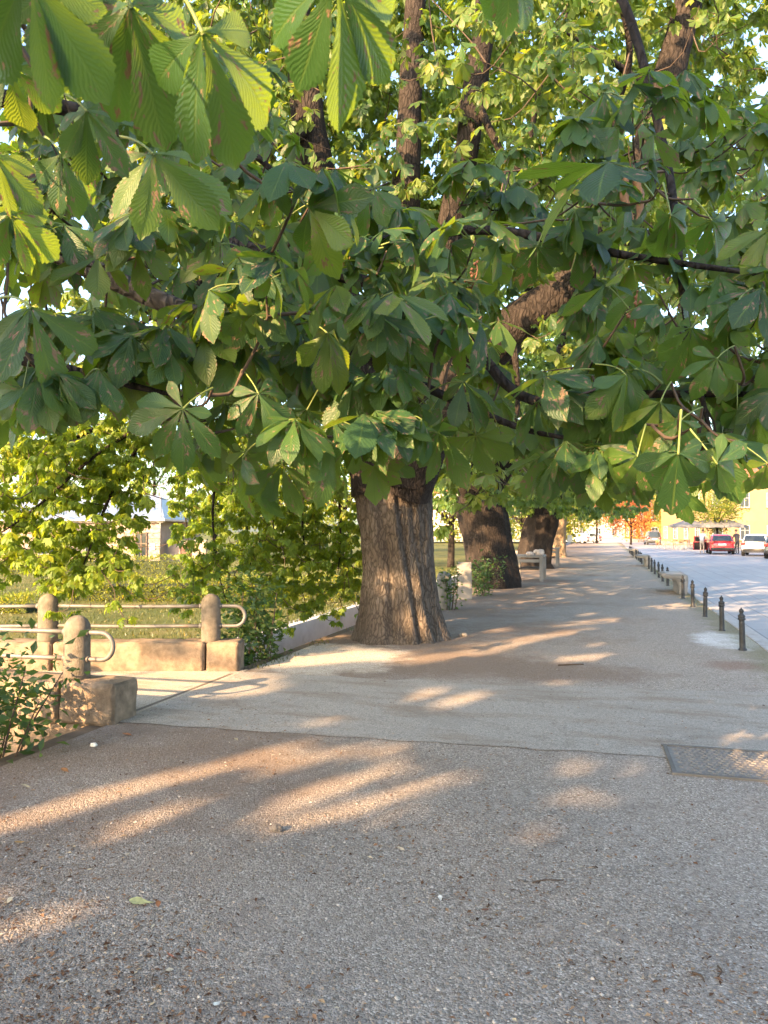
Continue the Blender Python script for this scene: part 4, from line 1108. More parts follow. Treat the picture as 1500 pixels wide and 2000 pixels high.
parts = [fill_shade(2300, (-3.9, 2.1), (1.0, 9), (0, 0)), fill_shade(500, (-3.0, 2.1), (8.0, 16), (0, 0)), fill_shade(500, (-3.4, 2.5), (12, 40), (0, 0)), fill_shade(800, (-3.6, -2.2), (10.0, 10.5), (0, 3.4)), fill_shade(800, (2, 14), (6, 50), (0, 0)), fill_shade(120, (-4.9, -4.0), (4.0, 5.0), (.1, .7)), fill_shade(520, (-2.5, 1.8), (1.5, 7), (1.7, 3.6))]
for i, t in enumerate((t0, tb1, tb2, tb3, tb4)):
    tips = np.concatenate([p[i] for p in parts])
    if len(tips) < 3: continue
    M = shoots(tips, rf.normal(0, .6, (len(tips), 3)) + [0, 0, .2], rf, (5, 7), (.16, .22), (.2, .9), .5)
    M = M[keep_sun(M[:, :3, 3], .155) & keep_view(M[:, :3, 3], 9.0)]
    o = merged_leaves('added_shade_boughs', None, M, LEAF2, LEAFD, t)
    o.matrix_parent_inverse = Matrix.Translation(-Vector(t.location))

# ================================================================== STREET FURNITURE
def copy_tree(src, loc, rz=None, label=None):
    c = src.copy(); C.objects.link(c); c.location = loc
    if rz is not None: c.rotation_euler = (0, 0, rz)
    if label: c['label'] = label
    for ch in list(src.children):
        k_ = ch.copy(); C.objects.link(k_); k_.parent = c
        for g_ in list(ch.children):
            q = g_.copy(); C.objects.link(q); q.parent = k_
    return c
XB = 1.80
bl = empty('bollard', (0, 0, 0), 0, 'short dark iron bollard with turned finial between promenade and road', 'bollard', 'iron bollards along the kerb')
MB().lathe([(.062, -.03), (.062, .015), (.056, .022), (.046, .03), (.044, .10), (.042, .36), (.041, .405)], seg=18).build('shaft', IRON, bl)
MB().lathe([(.041, .405), (.056, .412), (.058, .424), (.049, .432), (.047, .445), (.055, .455), (.052, .468), (.032, .485), (.024, .50), (.034, .515), (.036, .53), (.028, .548), (.012, .558), (.006, .572), (.002, .578)], seg=18).build('finial', IRON, bl)
ys = []
y0 = 11.05
for i in range(5): ys.append(y0 + i * 2.0)
for i in range(6): ys.append(23.4 + i * 2.0)
for i in range(5): ys.append(39.0 + i * 2.0)
for i in range(4): ys.append(51.5 + i * 2.0)
for i, y in enumerate(ys):
    lx = XB + random.uniform(-.015, .015)
    run = [q for q in ((0, 5, 'before the first concrete bench'), (5, 11, 'between the first and second concrete benches'), (11, 16, 'between the second and third concrete benches'), (16, 20, 'beyond the third concrete bench')) if q[0] <= i < q[1]][0]
    lbl = '%s dark iron bollard from the bridge end %s' % (['first', 'second', 'third', 'fourth', 'fifth', 'sixth'][i - run[0]], run[2])
    b_o = bl if i == 0 else copy_tree(bl, (lx, y, random.uniform(-.02, 0)), label=lbl)
    b_o.location = (lx, y, random.uniform(-.02, 0)); b_o['label'] = lbl
    b_o.scale = (.88, .88, 1.0)
    b_o.rotation_euler = (random.uniform(-.025, .025), random.uniform(-.025, .025), random.uniform(0, 6))
# concrete benches standing in the line of bollards
def bench_section():
    # seat cantilevers towards the promenade (-x), thick curved leg on the road side
    out = [(-.33, .50), (-.36, .475), (-.35, .44), (-.28, .425), (-.10, .39), (-.02, .33), (.015, .22), (.02, .08), (.0, -.02), (.20, -.02), (.215, .1), (.235, .3), (.235, .46), (.215, .50), (.18, .515), (-.2, .515)]
    return out
bn = empty('bench', (XB - .02, 20.0, 0), 0, 'smooth pale concrete bench with curved leg, between the fifth and sixth bollards from the bridge', 'bench', 'concrete benches along the kerb')
sec = bench_section(); ns = len(sec); m = MB(); Ls = [0, .03, 1.77, 1.8]
V = []
for j, yy in enumerate(Ls):
    s = .96 if j in (0, 3) else 1
    for x, z in sec: V.append((x * s, yy, .25 + (z - .25) * s if z > 0 else z))
F = [(j * ns + i, (j + 1) * ns + i, (j + 1) * ns + (i + 1) % ns, j * ns + (i + 1) % ns) for j in range(3) for i in range(ns)]
F += [tuple(range(ns)), tuple(reversed([3 * ns + i for i in range(ns)]))]
m.add(V, F, 0, True); o = m.build('bench_body', CONC, bn)
rmx = MB(); rmx.box((-.05, .9, .517), (.42, 1.5, .006)); rmx.build('worn_seat_top', simple('bench_top', (.27, .262, .245), .75, .1, 6, .2, 100), bn, bevel=.002)
copy_tree(bn, (XB - .02, 35.6, 0), label='smooth pale concrete bench beyond the second run of bollards')
copy_tree(bn, (XB - .02, 48.4, 0), label='smooth pale concrete bench farthest from the bridge, before the plaza')
# stone posts by the stream and concrete tables
g = G(868, 1190)
o = empty('stone_bollard', (g[0], g[1], 0), 0, 'pale round topped stone bollard wrapped by ivy just behind the big trunk', 'bollard')
MB().lathe([(.17, -.05), (.165, .1), (.155, .62), (.15, .66)] + [(.15 * math.cos(a), .66 + .12 * math.sin(a)) for a in np.linspace(.2, 1.5, 6)], seg=22).build('post', CONC, o)
g = G(907, 1170)
o = empty('slab_post', (g[0], g[1], 0), rad(12), 'tall flat pale stone slab post before the second trunk', 'post')
MB().box((0, 0, .42), (.36, .16, .90), top=(.94, .9)).build('slab', CONC, o, bevel=.015)
MB().box((-.28, .05, .02), (.3, .22, .14)).build('footing', CONC, o, bevel=.02)
g = G(1004, 1120)
o = empty('slab_post', (g[0], g[1], 0), rad(5), 'sunlit pale slab post beside the first concrete table', 'post')
MB().box((0, 0, .42), (.30, .16, .90), top=(.94, .9)).build('slab', CONC, o, bevel=.015)
MB().box((0.0, .0, .02), (.44, .28, .12)).build('footing', CONC, o, bevel=.02)
def table(base, label):
    t = empty('concrete_table', (base[0], base[1], 0), 0, label, 'table', 'concrete tables by the stream')
    MB().box((-.35, .55, .80), (.95, 1.35, .07)).build('table_top', CONC, t, bevel=.02)
    for x, y in ((.06, -.05), (.06, 1.15), (-.78, -.05), (-.78, 1.15)):
        MB().box((x, y, .375), (.11, .13, .77)).build('leg', CONC, t, bevel=.012)
    MB().box((-.36, .55, .40), (.66, 1.05, .06)).build('shelf', simple('dark_wood', (.05, .04, .035), .7), t, bevel=.01)
    MB().box((-.36, -.06, .66), (.72, .06, .10)).build('apron', CONC, t, bevel=.008)
    return t
gt = G(1054, 1136)
ta = table(gt, 'rough concrete table with crumpled paper bags on top')
gt2 = G(1085, 1106)
copy_tree(ta, (gt2[0], gt2[1], 0), label='rough bare concrete table farther from the bridge')
PAPER = simple('crumpled_paper', (.55, .46, .40), .8, .15, 20, .5, 60)
def lump(name, c, s, mat, seed, parent=None, amp=.35, fr=3.0):
    bm = bmesh.new(); bmesh.ops.create_icosphere(bm, subdivisions=3, radius=1.0)
    for v in bm.verts:
        n_ = mnoise.fractal(v.co * fr * .5 + Vector((seed * 3.3, 1, 2)), .8, 2.2, 4)
        v.co *= 1 + amp * n_
        v.co = Vector((v.co.x * s[0], v.co.y * s[1], max(v.co.z, -.75) * s[2]))
    me = bpy.data.meshes.new(name); bm.to_mesh(me); bm.free(); me.materials.append(mat)
    o = link(bpy.data.objects.new(name, me), parent); o.location = c
    return o
tag(lump('paper_bag', (gt[0] - .02, gt[1] + .1, .835 + .09), (.15, .12, .12), PAPER, 1), 'larger crumpled pale paper bag on the concrete table', 'bag')
tag(lump('paper_bag', (gt[0] - .30, gt[1] + .05, .835 + .05), (.13, .10, .07), PAPER, 2), 'smaller flattened paper bag on the concrete table', 'bag')
# notice on the last trunk
nt_ = P(1113, 1052, 47.0)
o = empty('notice_board', (nt_[0], nt_[1], nt_[2]), rad(8), 'small white notice fixed to the lighter trunk', 'sign')
MB().box((0, 0, 0), (.30, .03, .45)).build('panel', simple('white_paint', (.8, .8, .78), .5), o, bevel=.005)
MB().box((0, -.018, 0), (.24, .006, .36)).build('sheet', simple('paper_white', (.75, .75, .72), .7), o)

# ================================================================== SHRUBS, HEDGES, GRASS
def simple_leaves(name, pts, nrms, size, mat, parent, r, aspect=.5, fold=.25):
    """small pointed leaves (4 triangles)"""
    n = len(pts)
    y = nrm(nrms + r.normal(0, .55, (n, 3))); a = r.normal(0, 1, (n, 3)); x = nrm(np.cross(y, a)); z = np.cross(x, y)
    s = r.uniform(.65, 1.3, n)[:, None] * size
    v0 = pts; v1 = pts + y * s * .5 + x * s * aspect * .5 + z * s * .08; v2 = pts + y * s * .55 - z * s * .05; v3 = pts + y * s * .5 - x * s * aspect * .5 + z * s * .08; v4 = pts + y * s - z * s * .12
    V = np.stack([v0, v1, v2, v3, v4], 1).reshape(-1, 3)
    b = (np.arange(n) * 5)[:, None, None]
    F = (np.array([[0, 1, 2], [0, 2, 3], [1, 4, 2], [2, 4, 3]])[None] + b).reshape(-1, 3)
    me = npmesh(name, V, F, {'lr': ('FLOAT', np.repeat(r.uniform(0, 1, n), 5))}); me.materials.append(mat)
    o = link(bpy.data.objects.new(name, me), parent); o['kind'] = 'stuff'
    return o
def shrub(base, h, rx, ry, n, size, label, seed, mat=LEAFS, stems=7, lean=(0, 0), bare=.3):
    r = np.random.default_rng(seed)
    t = empty('shrub', base, 0, label, 'shrub')
    pts, ns = [], []
    for i in range(stems):
        a = r.uniform(0, 6.28); q = r.uniform(.1, 1)
        b0 = np.array([.25 * rx * math.cos(a) * q, .25 * ry * math.sin(a) * q, -.1]); e = np.array([rx * math.cos(a) * q + lean[0] * h, ry * math.sin(a) * q + lean[1] * h, h * r.uniform(.7, 1)])
        c = spline([b0, (b0 + e) / 2 + r.normal(0, .06, 3), e], 10)
        MB().tube(c, [.012, .004], 5).build('stem', TWIG, t)
        for k_ in range(n // stems):
            f = bare + (1 - bare) * r.uniform() ** .7
            p = c[min(9, int(f * 10))] + r.normal(0, 1, 3) * np.array([.2 * rx, .2 * ry, .12 * h])
            pts.append(p); ns.append(np.array([*(r.normal(0, 1, 2)), r.uniform(-.5, .5)]))
    pts = np.array(pts); ok = base[0] + pts[:, 0] < XE + .22 if base[0] < XE else np.ones(len(pts), bool)
    simple_leaves('foliage', pts[ok], np.array(ns)[ok], size, mat, t, r)
    return t
shrub((-4.42, 4.5, -.45), 1.14, .75, .5, 1250, .088, 'leafy bush growing up against the outer face of the near parapet', 1, stems=20, bare=.5, lean=(0.10, -.05))
g = P(545, 1240, 9.3)
shrub((-4.35, g[1] + .1, -1.1), 1.95, .55, .5, 1500, .10, 'dark green bush at the sunlit parapet\'s right end, by the stream', 2, stems=16, bare=.35)
g = P(940, 1150, 18.5)
shrub((g[0], g[1], -.1), 1.0, .5, .5, 700, .09, 'low dark shrub between the slab post and the second trunk', 3)
g = P(880, 1150, 15.0)
shrub((g[0] - .1, g[1] + .2, -.2), 1.0, .3, .3, 260, .08, 'ivy tangle climbing round the stone bollard', 4)
# hedges
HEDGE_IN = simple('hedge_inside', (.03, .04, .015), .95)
def hedge(p0, p1, z0, h, w, n, label, seed, mat):
    r = np.random.default_rng(seed)
    p0 = np.array(p0[:2]); p1 = np.array(p1[:2]); L = np.linalg.norm(p1 - p0); ang = math.atan2(*(p1 - p0)[::-1])
    t = empty('hedge', (p0[0], p0[1], z0), ang, label, 'hedge')
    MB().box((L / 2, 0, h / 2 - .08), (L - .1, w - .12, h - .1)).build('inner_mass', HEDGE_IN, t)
    f = r.uniform(0, 1, n); x = r.uniform(0, L, n)
    side = r.integers(0, 3, n)
    y = np.where(side == 0, -w / 2, np.where(side == 1, w / 2, r.uniform(-w / 2, w / 2, n))); z = np.where(side == 2, h, r.uniform(0, h, n))
    bumpy = .05 * np.sin(x * 2.1 + seed) + .04 * np.sin(x * 5.3)
    pts = np.stack([x, y, z + bumpy * (z / h)], 1) + r.normal(0, .05, (n, 3))
    ns = np.stack([0 * x, np.where(side == 0, -1, np.where(side == 1, 1, 0)), np.where(side == 2, 1., .3)], 1)
    simple_leaves('foliage', pts, ns, .085, mat, t, r)
    return t
def lw(px, py, d): q = P(px, py, d); return q
hedge(lw(-250, 1100, 34), lw(440, 1100, 34), -.40, .78, .9, 9000, 'long clipped hedge in front of the pale house', 11, LEAFY)
hedge(lw(150, 1140, 22), lw(700, 1150, 22), -.5, .66, 1.0, 9000, 'low clipped hedge in the middle of the grass bank', 12, LEAFY)
hedge(lw(-250, 1180, 18.5), lw(70, 1180, 18.5), -.5, .40, .9, 4200, 'lowest clipped hedge, behind the far parapet\'s left post', 13, LEAFY)
# grass
rg = np.random.default_rng(77)
n = 42000
gx = XW - .15 - rg.uniform(0, 1, n) ** 1.6 * 22; gy = 4 + rg.uniform(0, 1, n) * 36
gp = np.stack([gx, gy, lawn_z(gx, gy)], 1)
px, py, d = proj(gp); vis = (px > -60) & (px < 1100) & (d > 3); gp = gp[vis]
def blades(name, p, h, mat, r, w=.012):
    n = len(p); a = r.uniform(0, 6.28, n); hh = r.uniform(.5, 1.3, n) * h
    dx = np.stack([np.cos(a), np.sin(a), 0 * a], 1) * w; ln = np.stack([r.normal(0, .35, n), r.normal(0, .35, n), np.ones(n)], 1) * hh[:, None]
    V = np.stack([p - dx, p + dx, p + ln], 1).reshape(-1, 3); F = np.arange(3 * n).reshape(-1, 3)
    me = npmesh(name, V, F, {'lr': ('FLOAT', np.repeat(r.uniform(0, 1, n), 3))}); me.materials.append(mat)
    o = link(bpy.data.objects.new(name, me)); return o
GRASS = leaf_mat('grass_blade', (.065, .085, .025), (.07, .09, .03), (.15, .16, .04), veins=False)
o = blades('grass', gp, .075, GRASS, rg, .014); tag(o, 'dry green and yellow grass on the bank across the stream', 'grass', kind='stuff')
n = 2600
gx = np.where(rg.uniform(0, 1, n) < .55, rg.normal(XE + .03, .07, n), rg.normal(XK - .06, .07, n)); gy = np.where(gx < 0, rg.uniform(7.9, 26, n), rg.uniform(8.5, 40, n))
cl = np.array([mnoise.noise(Vector((a * .3, b_ * .9, 5))) for a, b_ in zip(gx, gy)]) > .05
gp = np.stack([gx, gy, 0 * gx - .005], 1)[cl]
o = blades('grass_tufts', gp, .05, GRASS, rg, .006); tag(o, 'thin grass tufts along the promenade edges', 'grass', kind='stuff')

# ================================================================== LITTER AND STONES ON THE GROUND
rl = np.random.default_rng(91)
def pz(x, y):
    z = float(path_z(np.array([x]), np.array([y]))[0])
    return max(z, .006) if 5.4 < y < 8.0 and x > XE else z
n = 19000
px = rl.uniform(-40, 1540, n); py = 1330 + (rl.uniform(0, 1, n) ** .8) * 720
gp = np.array([G(a, b_) for a, b_ in zip(px, py)])
ok = (gp[:, 0] > XE + .03) & (gp[:, 0] < XK - .05); gp = gp[ok]
gp[:, 2] = path_z(gp[:, 0], gp[:, 1])
on = (gp[:, 1] > 5.45) & (gp[:, 1] < 7.8); gp = gp[~(on & (rl.uniform(0, 1, len(gp)) < .85))]; on = (gp[:, 1] > 5.45) & (gp[:, 1] < 7.8)
gp[on, 2] = .006
gp = gp[~((gp[:, 0] > .42) & (gp[:, 1] > 5.2) & (gp[:, 1] < 6.0))]
OCT = np.array([[1, 0, 0], [0, 1, 0], [-1, 0, 0], [0, -1, 0], [0, 0, 1], [0, 0, -1.]]); OF = np.array([[0, 1, 4], [1, 2, 4], [2, 3, 4], [3, 0, 4], [1, 0, 5], [2, 1, 5], [3, 2, 5], [0, 3, 5]])
n = len(gp); s = rl.gamma(2.2, .0017, n).clip(.002, .011)
Vp = OCT[None] * rl.uniform(.55, 1.2, (n, 6, 1)) * s[:, None, None] * np.array([1, 1, .6]); th = rl.uniform(0, 6.28, n); ca_, sa_ = np.cos(th), np.sin(th)
Vp = np.stack([Vp[..., 0] * ca_[:, None] - Vp[..., 1] * sa_[:, None], Vp[..., 0] * sa_[:, None] + Vp[..., 1] * ca_[:, None], Vp[..., 2]], -1) + gp[:, None, :]
def lrmat(name, stops, rough=.9):
    m, nt, b, out = newmat(name); k = N(nt)
    k.set(b.inputs['Base Color'], k.ramp(k.math('FRACT', k.attr('lr')), stops)); b.inputs['Roughness'].default_value = rough; b.inputs['Specular IOR Level'].default_value = .2
    return m
GRIT = lrmat('loose_grit', [(0, (.12, .098, .08)), (.4, (.228, .192, .158)), (.8, (.32, .275, .233)), (1, (.50, .45, .395))])
me = npmesh('loose_gravel', Vp.reshape(-1, 3), (OF[None] + (np.arange(n) * 6)[:, None, None]).reshape(-1, 3), {'lr': ('FLOAT', np.repeat(rl.uniform(0, 1, n), 6))}); me.materials.append(GRIT)
tag(link(bpy.data.objects.new('loose_gravel', me)), 'fine loose grey gravel lying over the promenade', 'gravel', kind='stuff')
# brown bits: leaf crumbs, flower husks, needles
n = 42000
px = rl.uniform(-40, 1540, n); py = 1130 + (rl.uniform(0, 1, n) ** .75) * 900
gp = np.array([G(a, b_) for a, b_ in zip(px, py)])
ok = (gp[:, 0] > XE + .03) & (gp[:, 0] < XK - .03)
dens = np.clip(.55 - gp[:, 0] * .22, .08, 1) * np.array([.45 + mnoise.noise(Vector((a * .9, b_ * .9, 2))) for a, b_ in gp[:, :2]]).clip(.05, 1)
dens = np.maximum(dens, .9 * np.exp(-((gp[:, 0] - XE) / .45) ** 2)); dens = np.maximum(dens, .8 * np.exp(-((gp[:, 0] - XK) / .25) ** 2)); dens = np.maximum(dens, .9 * np.exp(-((np.hypot(gp[:, 0] - TR1[0], gp[:, 1] - TR1[1]) - .75) / .35) ** 2)); dens = np.maximum(dens, .7 * np.exp(-((gp[:, 1] - 8.5) / .5) ** 2))
on = (gp[:, 1] > 5.45) & (gp[:, 1] < 7.8)
ok &= rl.uniform(0, 1, n) < np.where(on, dens * .7, dens)
gp = gp[ok]; gp[:, 2] = path_z(gp[:, 0], gp[:, 1]) + .003; on = (gp[:, 1] > 5.45) & (gp[:, 1] < 7.8); gp[on, 2] = .009
n = len(gp); a = rl.uniform(0, 6.28, n); ln = rl.gamma(2, .0033, n).clip(.0025, .016); wd_ = ln * rl.uniform(.1, .6, n)
u = np.stack([np.cos(a), np.sin(a), rl.normal(0, .15, n)], 1) * ln[:, None]; v = np.stack([-np.sin(a), np.cos(a), rl.normal(0, .25, n)], 1) * wd_[:, None]
Vp = np.stack([gp - u, gp - v * .7 + [0, 0, .002], gp + u, gp + v + [0, 0, .003]], 1).reshape(-1, 3)
Vp[:, 2] = np.maximum(Vp[:, 2], np.repeat(gp[:, 2], 4) - .001)
CRUMB = lrmat('leaf_crumbs', [(0, (.055, .028, .016)), (.4, (.15, .075, .04)), (.75, (.26, .15, .085)), (.93, (.40, .30, .18)), (1, (.55, .48, .36))])
me = npmesh('leaf_litter', Vp, (np.array([[0, 1, 2], [0, 2, 3]])[None] + (np.arange(n) * 4)[:, None, None]).reshape(-1, 3), {'lr': ('FLOAT', np.repeat(rl.uniform(0, 1, n), 4))}); me.materials.append(CRUMB)
tag(link(bpy.data.objects.new('leaf_litter', me)), 'brown leaf crumbs and husks scattered over the promenade', 'litter', kind='stuff')
# single fallen leaves, twigs, stones
def fallen(name, px, py, L, col, rz, label, seed, cat='leaf', hw=.22):
    g = G(px, py); z = pz(g[0], g[1])
    q = leaflet(1.0, 0, 0, 0, list(np.linspace(0, 1, 13)), [-1.0, -.5, 0.0, .5, 1.0], hw=hw, serr=.07, curl=-.1, fold=.5)
    V = q[0] * L; V[:, 1] -= L / 2
    for i, p in enumerate(V): V[i, 2] += .05 * L * mnoise.noise(Vector((p[0] / L * 3 + seed, p[1] / L * 3, 1)))
    V[:, 2] -= V[:, 2].min() - .002
    me = npmesh(name, V, q[1], {'lr': ('FLOAT', np.full(len(V), .5)), 'luv': ('FLOAT_VECTOR', q[2])}, smooth=True)
    me.materials.append(simple('dry_leaf_%d_%d_%d' % tuple(int(c * 100) for c in col), col, .8, .2, 40, .2, 200))
    o = link(bpy.data.objects.new(name, me)); o.location = (g[0], g[1], z + .003); o.rotation_euler = (0, 0, rz)
    return tag(o, label, cat)
fallen('fallen_leaf', 276, 1768, .105, (.52, .47, .20), 1.9, 'pale yellow fallen leaf lying beside a small brown leaf', 1, hw=.3)
fallen('fallen_leaf', 309, 1773, .055, (.30, .12, .05), .6, 'small rust brown leaf touching the pale yellow one', 2)
fallen('fallen_leaf', 128, 1503, .10, (.30, .13, .045), 1.2, 'orange brown fallen leaf near the shaded parapet end block', 3)
fallen('fallen_leaf', 52, 1534, .10, (.36, .30, .19), 1.5, 'long straw coloured fallen leaf near the promenade edge by the bush', 4, hw=.14)
fallen('fallen_leaf', 250, 1437, .11, (.27, .11, .045), 1.5, 'rust fallen leaf at the corner of the crossing strip', 5)
fallen('fallen_leaf', 462, 1446, .07, (.42, .33, .2), .9, 'pale curled leaf just below the crossing strip edge', 6)
fallen('fallen_leaf', 785, 1663, .06, (.50, .40, .28), 1.1, 'pale beige leaf alone on the grey gravel', 7)
fallen('fallen_leaf', 860, 1757, .05, (.62, .60, .55), .3, 'whitish leaf scrap alone on the middle of the gravel', 8)
fallen('fallen_leaf', 950, 1778, .05, (.26, .11, .06), 2.4, 'tiny dark red brown leaf right of the whitish scrap', 9)
fallen('fallen_leaf', 425, 1966, .035, (.66, .64, .57), 2.9, 'white petal like scrap on the foreground gravel', 10, hw=.35)
fallen('fallen_leaf', 335, 1873, .05, (.32, .12, .07), 1.3, 'thin red brown leaf strip on the foreground gravel', 11, hw=.1)
fallen('fallen_leaf', 395, 1866, .06, (.34, .14, .08), 1.5, 'slender red leaf strip beside another red strip', 12, hw=.08)
fallen('fallen_leaf', 18, 1760, .05, (.5, .43, .3), .4, 'small straw leaf scrap in the sunlit streak edge', 13)
fallen('fallen_leaf', 40, 1645, .06, (.38, .22, .08), 2.1, 'amber leaf scrap in the sunny litter by the edge', 14)
o = lump('stone', (*G(540, 1628)[:2], pz(*G(540, 1628)[:2]) + .014), (.03, .024, .022), simple('dark_stone', (.085, .08, .078), .8, .2, 60), 5); tag(o, 'dark grey stone standing out on the gravel', 'stone')
o = lump('stone', (*G(183, 1457)[:2], pz(*G(183, 1457)[:2]) + .012), (.028, .02, .016), simple('white_stone', (.62, .6, .56), .8, .1, 60), 6); tag(o, 'white pebble near the parapet end block', 'stone')
o = lump('stone', (*G(905, 1243)[:2], pz(*G(905, 1243)[:2]) + .02), (.06, .05, .03), simple('buff_stone', (.3, .26, .21), .85, .1, 40), 8); tag(o, 'pale flat stone on the litter right of the big trunk', 'stone')
def twig(a, b_, r, label, seed):
    p = np.array([*G(*a)[:2], 0]); q = np.array([*G(*b_)[:2], 0])
    p[2] = pz(*p[:2]) + .006; q[2] = pz(*q[:2]) + .006
    mid = (p + q) / 2 + np.array([.012 * math.sin(seed), .01 * math.cos(seed), .004])
    o = MB().tube(spline([p, mid, q], 8), [r, r * .6], 6).build('fallen_twig', TWIG); tag(o, label, 'twig')
twig((1352, 1903), (1376, 1921), .005, 'short dark twig crossing the foreground gravel', 1)
twig((1402, 1890), (1404, 1910), .004, 'tiny upright looking dark twig on the gravel', 2)
twig((300, 1908), (298, 1930), .003, 'thin pale stalk lying on the foreground gravel', 3)
twig((1090, 1300), (1140, 1299), .012, 'dark stick lying on the promenade beyond the crossing strip', 4)
twig((1040, 1728), (1100, 1724), .004, 'long thin brown stalk across the grey gravel', 5)

# ================================================================== BUILDINGS
GL = glass_mat()
FRAME = simple('grey_frame', (.30, .30, .31), .6)
def window(parent, mat, x, y, z, w, h, fr=FRAME, axis=0, name='window', muntin=True, sill=True):
    """window in a wall whose outside faces -y (axis 0) or -x (axis 1)"""
    def bx(m, cx, cz, dx, dz, off, th):
        if axis == 0: m.box((x + cx, y - off, z + cz), (dx, th, dz))
        else: m.box((x - off, y + cx, z + cz), (th, dx, dz))
    m = MB(); t_ = .07
    bx(m, 0, h / 2 - t_ / 2, w, t_, .03, .10); bx(m, 0, -h / 2 + t_ / 2, w, t_, .03, .10)
    bx(m, -w / 2 + t_ / 2, 0, t_, h - 2 * t_, .028, .10); bx(m, w / 2 - t_ / 2, 0, t_, h - 2 * t_, .028, .10)
    if muntin: bx(m, 0, 0, .05, h - 2 * t_, .022, .06); bx(m, 0, h * .15, w - 2 * t_, .05, .019, .05)
    o = m.build(name, fr, parent)
    m = MB(); bx(m, 0, 0, w - .1, h - .1, .005, .02); m.build('pane', GL, o)
    if sill:
        m = MB(); bx(m, 0, -h / 2 - .05, w + .2, .08, .06, .18); m.build('sill', mat, o)
    return o
def gable_roof(parent, x0, x1, y0, y1, z, h, mat, name='roof', ov=.4, hip=2.0):
    x0 -= ov; x1 += ov; y0 -= ov; y1 += ov; ym = (y0 + y1) / 2
    V = [(x0, y0, z), (x1, y0, z), (x1, y1, z), (x0, y1, z), (x0 + hip, ym, z + h), (x1 - hip, ym, z + h)]
    V += [(a, b, c - .12) for a, b, c in V[:4]]
    F = [(0, 1, 5, 4), (2, 3, 4, 5), (1, 2, 5), (3, 0, 4), (6, 7, 1, 0), (7, 8, 2, 1), (8, 9, 3, 2), (9, 6, 0, 3), (9, 8, 7, 6)]
    return MB().add(V, F).build(name, mat, parent)
HB = P(312, 1095, 46)
hs = empty('house', (HB[0], HB[1], -.5), rad(YAW), 'pale pink rusticated house with grey metal roof behind the hedge', 'house')
PINK = simple('pink_render', (.36, .27, .22), .9, .06, 2, .2, 30, dirt=(.28, .21, .17), dscale=.8, damt=.4)
Z0 = .0; EH = 2.75
MB().box((-7.5, 5.0, EH / 2), (15, 9.9, EH)).build('wall', PINK, hs)
cs = [MB().box((0, 0, 0), (15.04, .06, .30)).build('stone_course', PINK, hs, bevel=.015)]
cs[0].location = (-7.5, .02, .2)
for i in range(1, 8):
    o = cs[0].copy(); C.objects.link(o); o.location = (-7.5, .02, .2 + .325 * i)
MB().box((-7.45, .0, EH - .02), (15.4, .5, .16)).build('cornice', simple('cornice_white', (.42, .37, .32), .8), hs, bevel=.02)
METAL = simple('roof_metal', (.34, .37, .41), .4, .06, 2, .05, 20, metal=.4)
gable_roof(hs, -15, 0, 0, 10, EH + .12, 1.7, METAL)
for x in (-9.9, -6.9, -4.0): window(hs, PINK, x, -.02, 1.35, 1.25, 1.4)
window(hs, PINK, -1.15, -.02, 1.05, .75, 2.0, simple('door_brown', (.14, .09, .06), .6), 0, 'door', True, False)
MB().box((-.45, -.03, 1.15), (.32, .05, .42)).build('plaque', simple('plaque_blue', (.30, .38, .45), .5), hs, bevel=.01)
MB().tube([(.06, -.12, 0), (.06, -.12, EH), (.06, -.12, 4.6)], .06, 8).build('downpipe', simple('zinc', (.25, .25, .26), .5, metal=.5), hs)
ax_ = empty('garden_wall', (HB[0], HB[1], -.5), rad(YAW), 'low pink wall with a brown gate beside the pale house', 'wall')
MB().box((1.4, 1.2, .75), (2.4, .3, 1.5)).build('wall_panel', PINK, ax_, bevel=.02)
MB().box((1.35, 1.03, .8), (.7, .06, .75)).build('gate', simple('gate_brown', (.16, .075, .05), .6), ax_)
MB().box((1.4, 1.2, 1.53), (2.5, .42, .07)).build('coping', CONC, ax_)

def town_house(px, py, d, w, dep, eh, rh, wall, roof, label, rz=None, wins=(3, 2), door=True, seed=0, hip=2.0):
    b = P(px, py, d)
    t = empty('house', (b[0], b[1], -.06), rad(YAW) if rz is None else rz, label, 'house')
    MB().box((w / 2, dep / 2, eh / 2), (w, dep, eh)).build('wall', wall, t)
    MB().box((w / 2, dep / 2, .25), (w + .08, dep + .08, .5)).build('plinth', CONC, t)
    MB().box((w / 2, dep / 2, eh - .12), (w + .3, dep + .3, .2)).build('cornice', MATS['cornice_white'], t, bevel=.03)
    gable_roof(t, 0, w, 0, dep, eh, rh, roof, hip=hip)
    nx, nz = wins
    for i in range(nx):
        for j in range(nz):
            x = (i + .5) * w / nx; z = 1.55 + j * (eh - .4) / nz
            if door and j == 0 and i == nx // 2:
                window(t, wall, x, -.02, 1.3, 1.3, 2.3, MATS['grey_frame'], 0, 'door', True, False)
            else:
                window(t, wall, x, -.02, z, 1.05, 1.55)
    ny = max(2, int(dep / 3))
    for i in range(ny):
        for j in range(nz):
            window(t, wall, -.02, (i + .5) * dep / ny, 1.55 + j * (eh - .4) / nz, 1.0, 1.5, axis=1)
    MB().box((w * .3, dep * .5, eh + rh * .8), (.6, .6, 1.6)).build('chimney', simple('chimney_brick', (.32, .16, .1), .9), t)
    return t
CREAM = simple('cream_render', (.27, .185, .095), .9, .06, .6, .15, 20, dirt=(.22, .15, .075), dscale=.5, damt=.4)
ORANGE = simple('orange_render', (.46, .155, .025), .9, .08, .6, .15, 20, dirt=(.34, .13, .035), dscale=.5, damt=.4)
PALE = simple('pale_render', (.42, .36, .30), .9, .06, .6, .15, 20)
